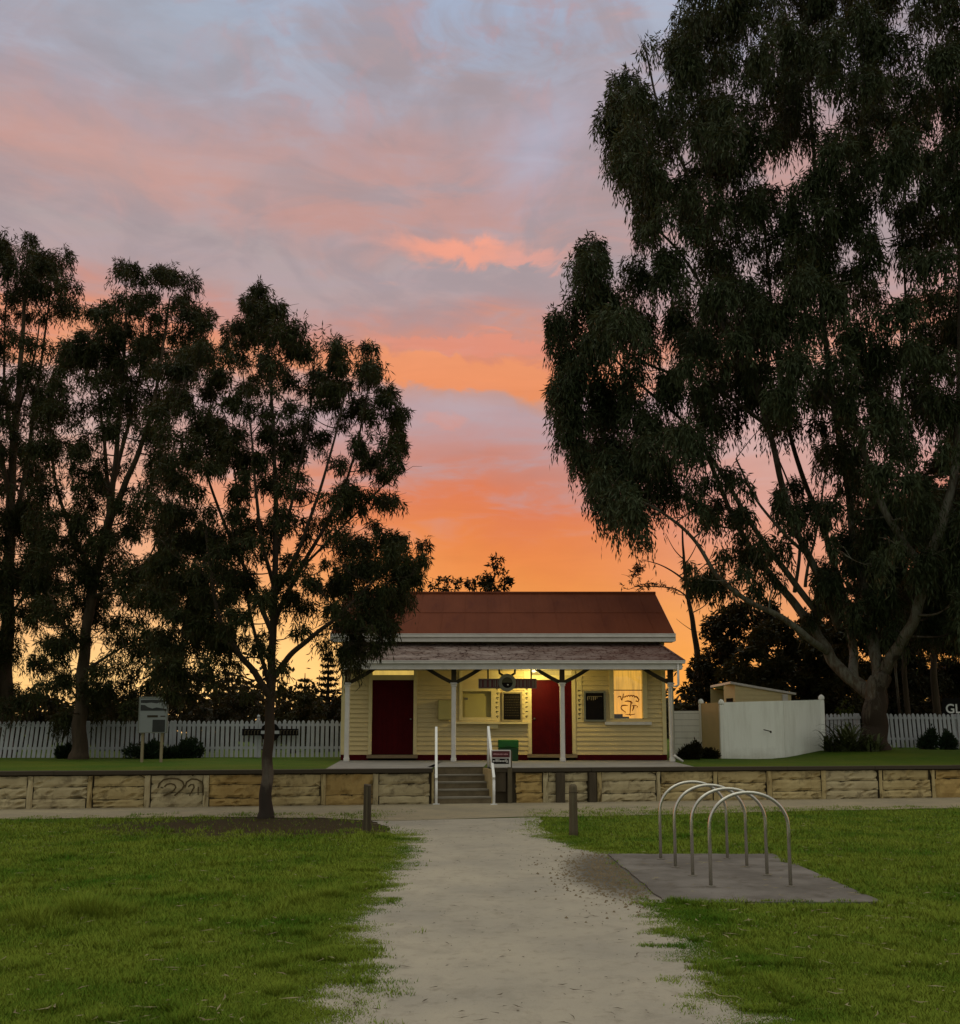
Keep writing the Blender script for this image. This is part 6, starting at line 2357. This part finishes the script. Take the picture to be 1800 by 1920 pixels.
conifer(616, 1222, 52, 70, 13, "tiered conifer on the skyline just left of the station corner", 1)
conifer(572, 1262, 56, 90, 10, "shorter tiered conifer on the skyline, right of the front tree's trunk", 2)
conifer(1326, 1215, 50, 120, 12, "broad tiered conifer in the dark gap right of the station", 3)
conifer(430, 1248, 60, 90, 10, "tiered conifer on the skyline left of the front tree's trunk", 4)

# far tree line
g = np.random.default_rng(5)
Q = []
for k in range(420):
    x = g.uniform(-75, 85)
    y = g.uniform(78, 96)
    h_ = 3.2 + 1.2 * math.sin(x * .21) + g.uniform(0, 1.4)
    n = 150
    c = np.array([x, y, HP + h_ * .5])
    p = c + g.normal(size=(n, 3)) * np.array([1.4, .8, h_ * .32])
    p[:, 2] = np.maximum(p[:, 2], HP + .1)
    d = nrm(g.normal(size=(n, 3)))
    s_ = nrm(np.cross(d, g.normal(size=(n, 3))))
    Q.append(np.stack([p, p + d * .3 + s_ * .16, p + d * .6, p + d * .3 - s_ * .16], 1))
tag(quads_mesh("treeline", np.concatenate(Q), "leaf_dark"), "far dark line of trees low on the horizon behind the fences", "woods", kind="stuff")


# ------------------------------------------------------------------ shrubs and border plants
def shrub(px, pyb, D, wpx, hpx, label, seed, m='shrub', zb=HP, n=2600):
    b = P(px, pyb, D)
    t = thing("low_shrub", label, "shrub", (b.x, D, zb), 0, "low shrubs along the fences")
    g = np.random.default_rng(seed)
    wd, h_ = wpx / 1800 * D / 2, hpx / 1800 * D
    mb = MB()
    rs = random.Random(seed)
    for _ in range(14):
        a, l = rs.uniform(0, 6.28), rs.uniform(.3, .9)
        mb.tube([(rs.uniform(-.5, .5) * wd, rs.uniform(-.1, .1), -.05), (math.cos(a) * wd * l, math.sin(a) * wd * .4 * l, h_ * rs.uniform(.5, .9))], [.012, .005], 4, cap=False)
    mb.build("stem", "bark_dark", t)
    u = g.normal(size=(n, 3))
    u = nrm(u) * (g.random((n, 1)) ** .4)
    hd = g.uniform(-.55, .55, 6)
    p = u * np.array([wd * .55, wd * .4, h_ * .5]) + np.array([0, 0, h_ * .42])
    p[:, 0] += hd[g.integers(0, 6, n)] * wd
    p[:, 2] *= .45 + 1.0 * vnoise(p * np.array([1, 1, 0]), 5.0, seed)
    p[:, 2] += .12 * g.random(n) ** 4
    p[:, 2] = np.maximum(p[:, 2], .01)
    d = nrm(u * .6 + np.array([0, 0, .7]) + g.normal(size=(n, 3)) * .5)
    s_ = nrm(np.cross(d, g.normal(size=(n, 3))))
    ll, lw = .12, .020
    quads_mesh("foliage", np.stack([p, p + d * ll * .5 + s_ * lw, p + d * ll, p + d * ll * .5 - s_ * lw], 1), m, t)


shrub(262, 1425, 29.9, 72, 28, "low dark shrub at the fence foot behind the info board's left leg", 1)
shrub(318, 1424, 29.8, 54, 26, "low dark shrub at the fence foot just right of the info board", 2)
shrub(362, 1423, 29.9, 56, 26, "low dark clipped shrub at the fence foot, rightmost of the left fence's shrubs", 3)
shrub(118, 1422, 29.7, 26, 26, "small dark tuft of shrub at the foot of the leaning gum trunk", 4)
shrub(1738, 1408, 31.3, 44, 32, "dark green shrub at the foot of the right fence, left of the name sign", 5, zb=hz(14.7, 31.3))
shrub(1775, 1409, 31.2, 36, 26, "smaller dark green shrub at the foot of the right fence, below the name sign", 6, zb=hz(15.2, 31.2))
shrub(1295, 1424, 28.6, 44, 24, "low dark planting in the corner by the downpipe", 7, m='leaf_dark')
shrub(1328, 1422, 29.3, 36, 18, "low dark planting at the foot of the tan screen panel", 8, m='leaf_dark')


def strap_plant(px, pyb, D, label, seed, n=90, L=.95):
    b = P(px, pyb, D)
    t = thing("strap_leaf_plant", label, "plant", (b.x, D, hz(b.x, D) - .02), 0, "strap leaved clumps under the giant gum")
    rs = random.Random(seed)
    mb = MB()
    for k in range(n):
        a = rs.uniform(0, 6.28)
        l = L * rs.uniform(.5, 1.1)
        lift = rs.uniform(.25, 1.0)
        wd = rs.uniform(.03, .06)
        ox, oy = rs.uniform(-.25, .25), rs.uniform(-.15, .15)
        dx_, dy_ = math.cos(a), math.sin(a) * .7
        prev = None
        for s_ in range(6):
            u = s_ / 5
            x_, y_ = ox + dx_ * l * u * (1.1 - lift * .5), oy + dy_ * l * u * (1.1 - lift * .5)
            z_ = max(.01, l * lift * (u * 2.0 - u * u * 1.3))
            ww = wd * (1 - u ** 2) + .003
            q = [(x_ - dy_ * ww, y_ + dx_ * ww, z_), (x_ + dy_ * ww, y_ - dx_ * ww, z_)]
            if prev:
                mb.poly([prev[0], prev[1], q[1], q[0]])
            prev = q
    mb.build("leaves", "strap", t)
    mb = MB()
    mb.lathe([(.10, -.05), (.08, .06), (.03, .12)], (0, 0, 0), 8)
    mb.build("crown_base", "bark_dark", t)


strap_plant(1592, 1410, 30.0, "big arching strap leaved clump left of the giant gum's trunk", 1, 130, 1.25)
strap_plant(1565, 1408, 30.2, "strap leaved clump against the end post of the white screen", 2, 70, .85)
strap_plant(1632, 1409, 29.8, "low strap leaved clump in front of the giant gum's trunk", 3, 80, .8)


# ------------------------------------------------------------------ grass and litter
def path_left(y):
    ys_ = [p.y for p in LE]
    xs_ = [p.x for p in LE]
    return np.interp(y, ys_, xs_)


def path_right(y):
    ys_ = [p.y for p in RE]
    xs_ = [p.x for p in RE]
    i = np.argsort(ys_)
    return np.interp(y, np.array(ys_)[i], np.array(xs_)[i])


def blades(n, seed, y0, y1, verge=False):
    g = np.random.default_rng(seed)
    u = g.random(n)
    y = (y0 ** -.6 + u * (y1 ** -.6 - y0 ** -.6)) ** (-1 / .6)
    x = (g.random(n) * 2 - 1) * (.52 * y + .5)
    if verge:
        y = (y0 ** -.2 + u * (15.0 ** -.2 - y0 ** -.2)) ** (-1 / .2)
        e = g.random(n) * .75 - .12
        x = np.where(g.random(n) < .5, path_left(y) - e, path_right(y) + e)
    fl_y = WX0 + WSL * x - 2.35
    p = np.stack([x, y, np.zeros(n)], 1)
    nz1 = vnoise(p, 1.3, 3)
    nz2 = vnoise(p, 5.0, 4)
    ragged = (vnoise(p, 2.2, 9) - .5) * .45 + (vnoise(p * np.array([.5, 1, 1]), 9.0, 12) - .5) * .5
    dl = path_left(y) - x
    drr = x - path_right(y)
    inside = np.where(x < .3, dl, drr)
    ok = inside + ragged * .85 > -.16
    ok &= (y < fl_y + .15 + ragged * 2.2)
    rg2 = ragged * .35 - .02
    ok &= ~((x > PADX0 - rg2) & (x < PADX1 + .03 + rg2) & (y > PADY0 - rg2) & (y < PADY1 + rg2))
    # trodden edge of the path and the dark bluestone spill
    prob = np.clip((inside + ragged * .85 + .13) / .38, .008, 1) ** 1.5
    bare = ((x + 3.4) / 3.3) ** 2 + ((y - 16.4) / 2.0) ** 2
    prob = prob * np.clip(bare * 1.3 - .35 + (nz2 - .5), .03, 1)
    ok &= g.random(n) < prob
    x, y, nz1, nz2 = x[ok], y[ok], nz1[ok], nz2[ok]
    m = len(x)
    h = .014 + .018 * nz1 + .016 * g.random(m)
    tuft = np.exp(-(((x + 3.55) / .55) ** 2 + ((y - 8.15) / .5) ** 2)) + .35 * np.exp(-(((x + 1.6) / .6) ** 2 + ((y - 9.6) / 1.2) ** 2))
    h = h * (1 + 2.4 * tuft) * (1 + .9 * (nz2 > .72))
    ed = np.minimum(np.abs(path_left(y) - x), np.abs(x - path_right(y)))
    h *= np.clip(.45 + ed, .45, 1)
    a = g.random(m) * 6.283
    lean = .55 + .6 * g.random(m)
    wd = (.0022 + .0016 * g.random(m)) * (1 + y / 14)
    onpad = (x > PADX0) & (x < PADX1 + .04) & (y > PADY0) & (y < PADY1)
    base = np.stack([x, y, np.where(onpad, .018, 0.0)], 1)
    sd_ = np.stack([np.cos(a), np.sin(a), np.zeros(m)], 1)
    ld_ = np.stack([-np.sin(a), np.cos(a), np.zeros(m)], 1)
    tip = base + ld_ * (h * lean)[:, None] + np.array([0, 0, 1.0]) * h[:, None]
    return np.stack([base - sd_ * wd[:, None], base + sd_ * wd[:, None], tip], 1)


V = np.concatenate([blades(720000, 1, 4.3, 20.5), blades(150000, 2, 4.6, 15.0, True)])
tag(quads_mesh("grass", V, "blade", nv=3), "short green lawn grass either side of the path", "grass", kind="stuff")
COUNT['grass'] = len(V)


def litter(n, seed, m, name, label, on_path, zoff, lr, wr):
    g = np.random.default_rng(seed)
    y = 5.0 + g.random(n) ** 1.3 * 13
    x = (g.random(n) * 2 - 1) * (.5 * y + .3)
    dl, drr = path_left(y), path_right(y)
    if on_path:
        ok = (x > dl - .1) & (x < drr + .2)
    else:
        ok = ((x < dl) | (x > drr)) & (y < WX0 + WSL * x - 1.2)
        ok &= g.random(n) < np.where(x > 0, 1.0, .75)
    x, y = x[ok], y[ok]
    m_ = len(x)
    a = g.random(m_) * 6.283
    l = lr[0] + (lr[1] - lr[0]) * g.random(m_) ** 2
    wd = wr[0] + (wr[1] - wr[0]) * g.random(m_)
    d = np.stack([np.cos(a), np.sin(a), (g.random(m_) - .5) * .25], 1)
    s_ = np.stack([-np.sin(a), np.cos(a), np.full(m_, .15)], 1)
    z = zoff + .012 * g.random(m_)
    c = np.stack([x, y, z], 1)
    bend = s_ * (l * (g.random(m_) - .5) * .5)[:, None]
    q1, q3 = c - d * l[:, None] / 2, c + d * l[:, None] / 2
    Q1 = np.stack([q1, c + bend + s_ * wd[:, None], c + bend * 1.0 + np.array([0, 0, .004]), c + bend - s_ * wd[:, None]], 1)
    Q2 = np.stack([c + bend - s_ * wd[:, None], c + bend + np.array([0, 0, .004]), c + bend + s_ * wd[:, None], q3], 1)
    tag(quads_mesh(name, np.concatenate([Q1, Q2]), m), label, "litter", kind="stuff")


litter(1700, 3, "litter", "bark_litter", "pale dry strips of bark scattered over the lawn", False, .040, (.012, .16), (.003, .008))
litter(1700, 4, "litter_dark", "twig_litter", "dark twigs and gum leaves scattered on the path", True, .012, (.015, .11), (.0015, .006))
g = np.random.default_rng(77)
# loose bluestone chips on the dark spill and leaf scraps on the pad
n = 2600
x = 1.55 + g.normal(size=n) * .34
y = 10.8 + g.normal(size=n) * .95
ok = (x < PADX0 + .1 * (g.random(n) < .1)) | (y < PADY0) 
ok &= x < path_right(y) + .1
x, y = x[ok], y[ok]
s_ = .006 + .014 * g.random(len(x)) ** 2
Q = []
for sx_, sy_ in ((1, 0), (0, 1), (-1, 0), (0, -1)):
    p0 = np.stack([x, y, .008 + s_ * .9], 1)
    p1 = np.stack([x + s_ * sx_ - s_ * sy_ * .0, y + s_ * sy_, np.full(len(x), .006)], 1)
    p2 = np.stack([x - s_ * sy_, y + s_ * sx_, np.full(len(x), .006)], 1)
    Q.append(np.stack([p0, p1, p2], 1))
tag(quads_mesh("bluestone_chips", np.concatenate(Q), "step", nv=3), "dark loose stone chips beside the concrete pad", "gravel", kind="stuff")
print("LEAVES", COUNT)
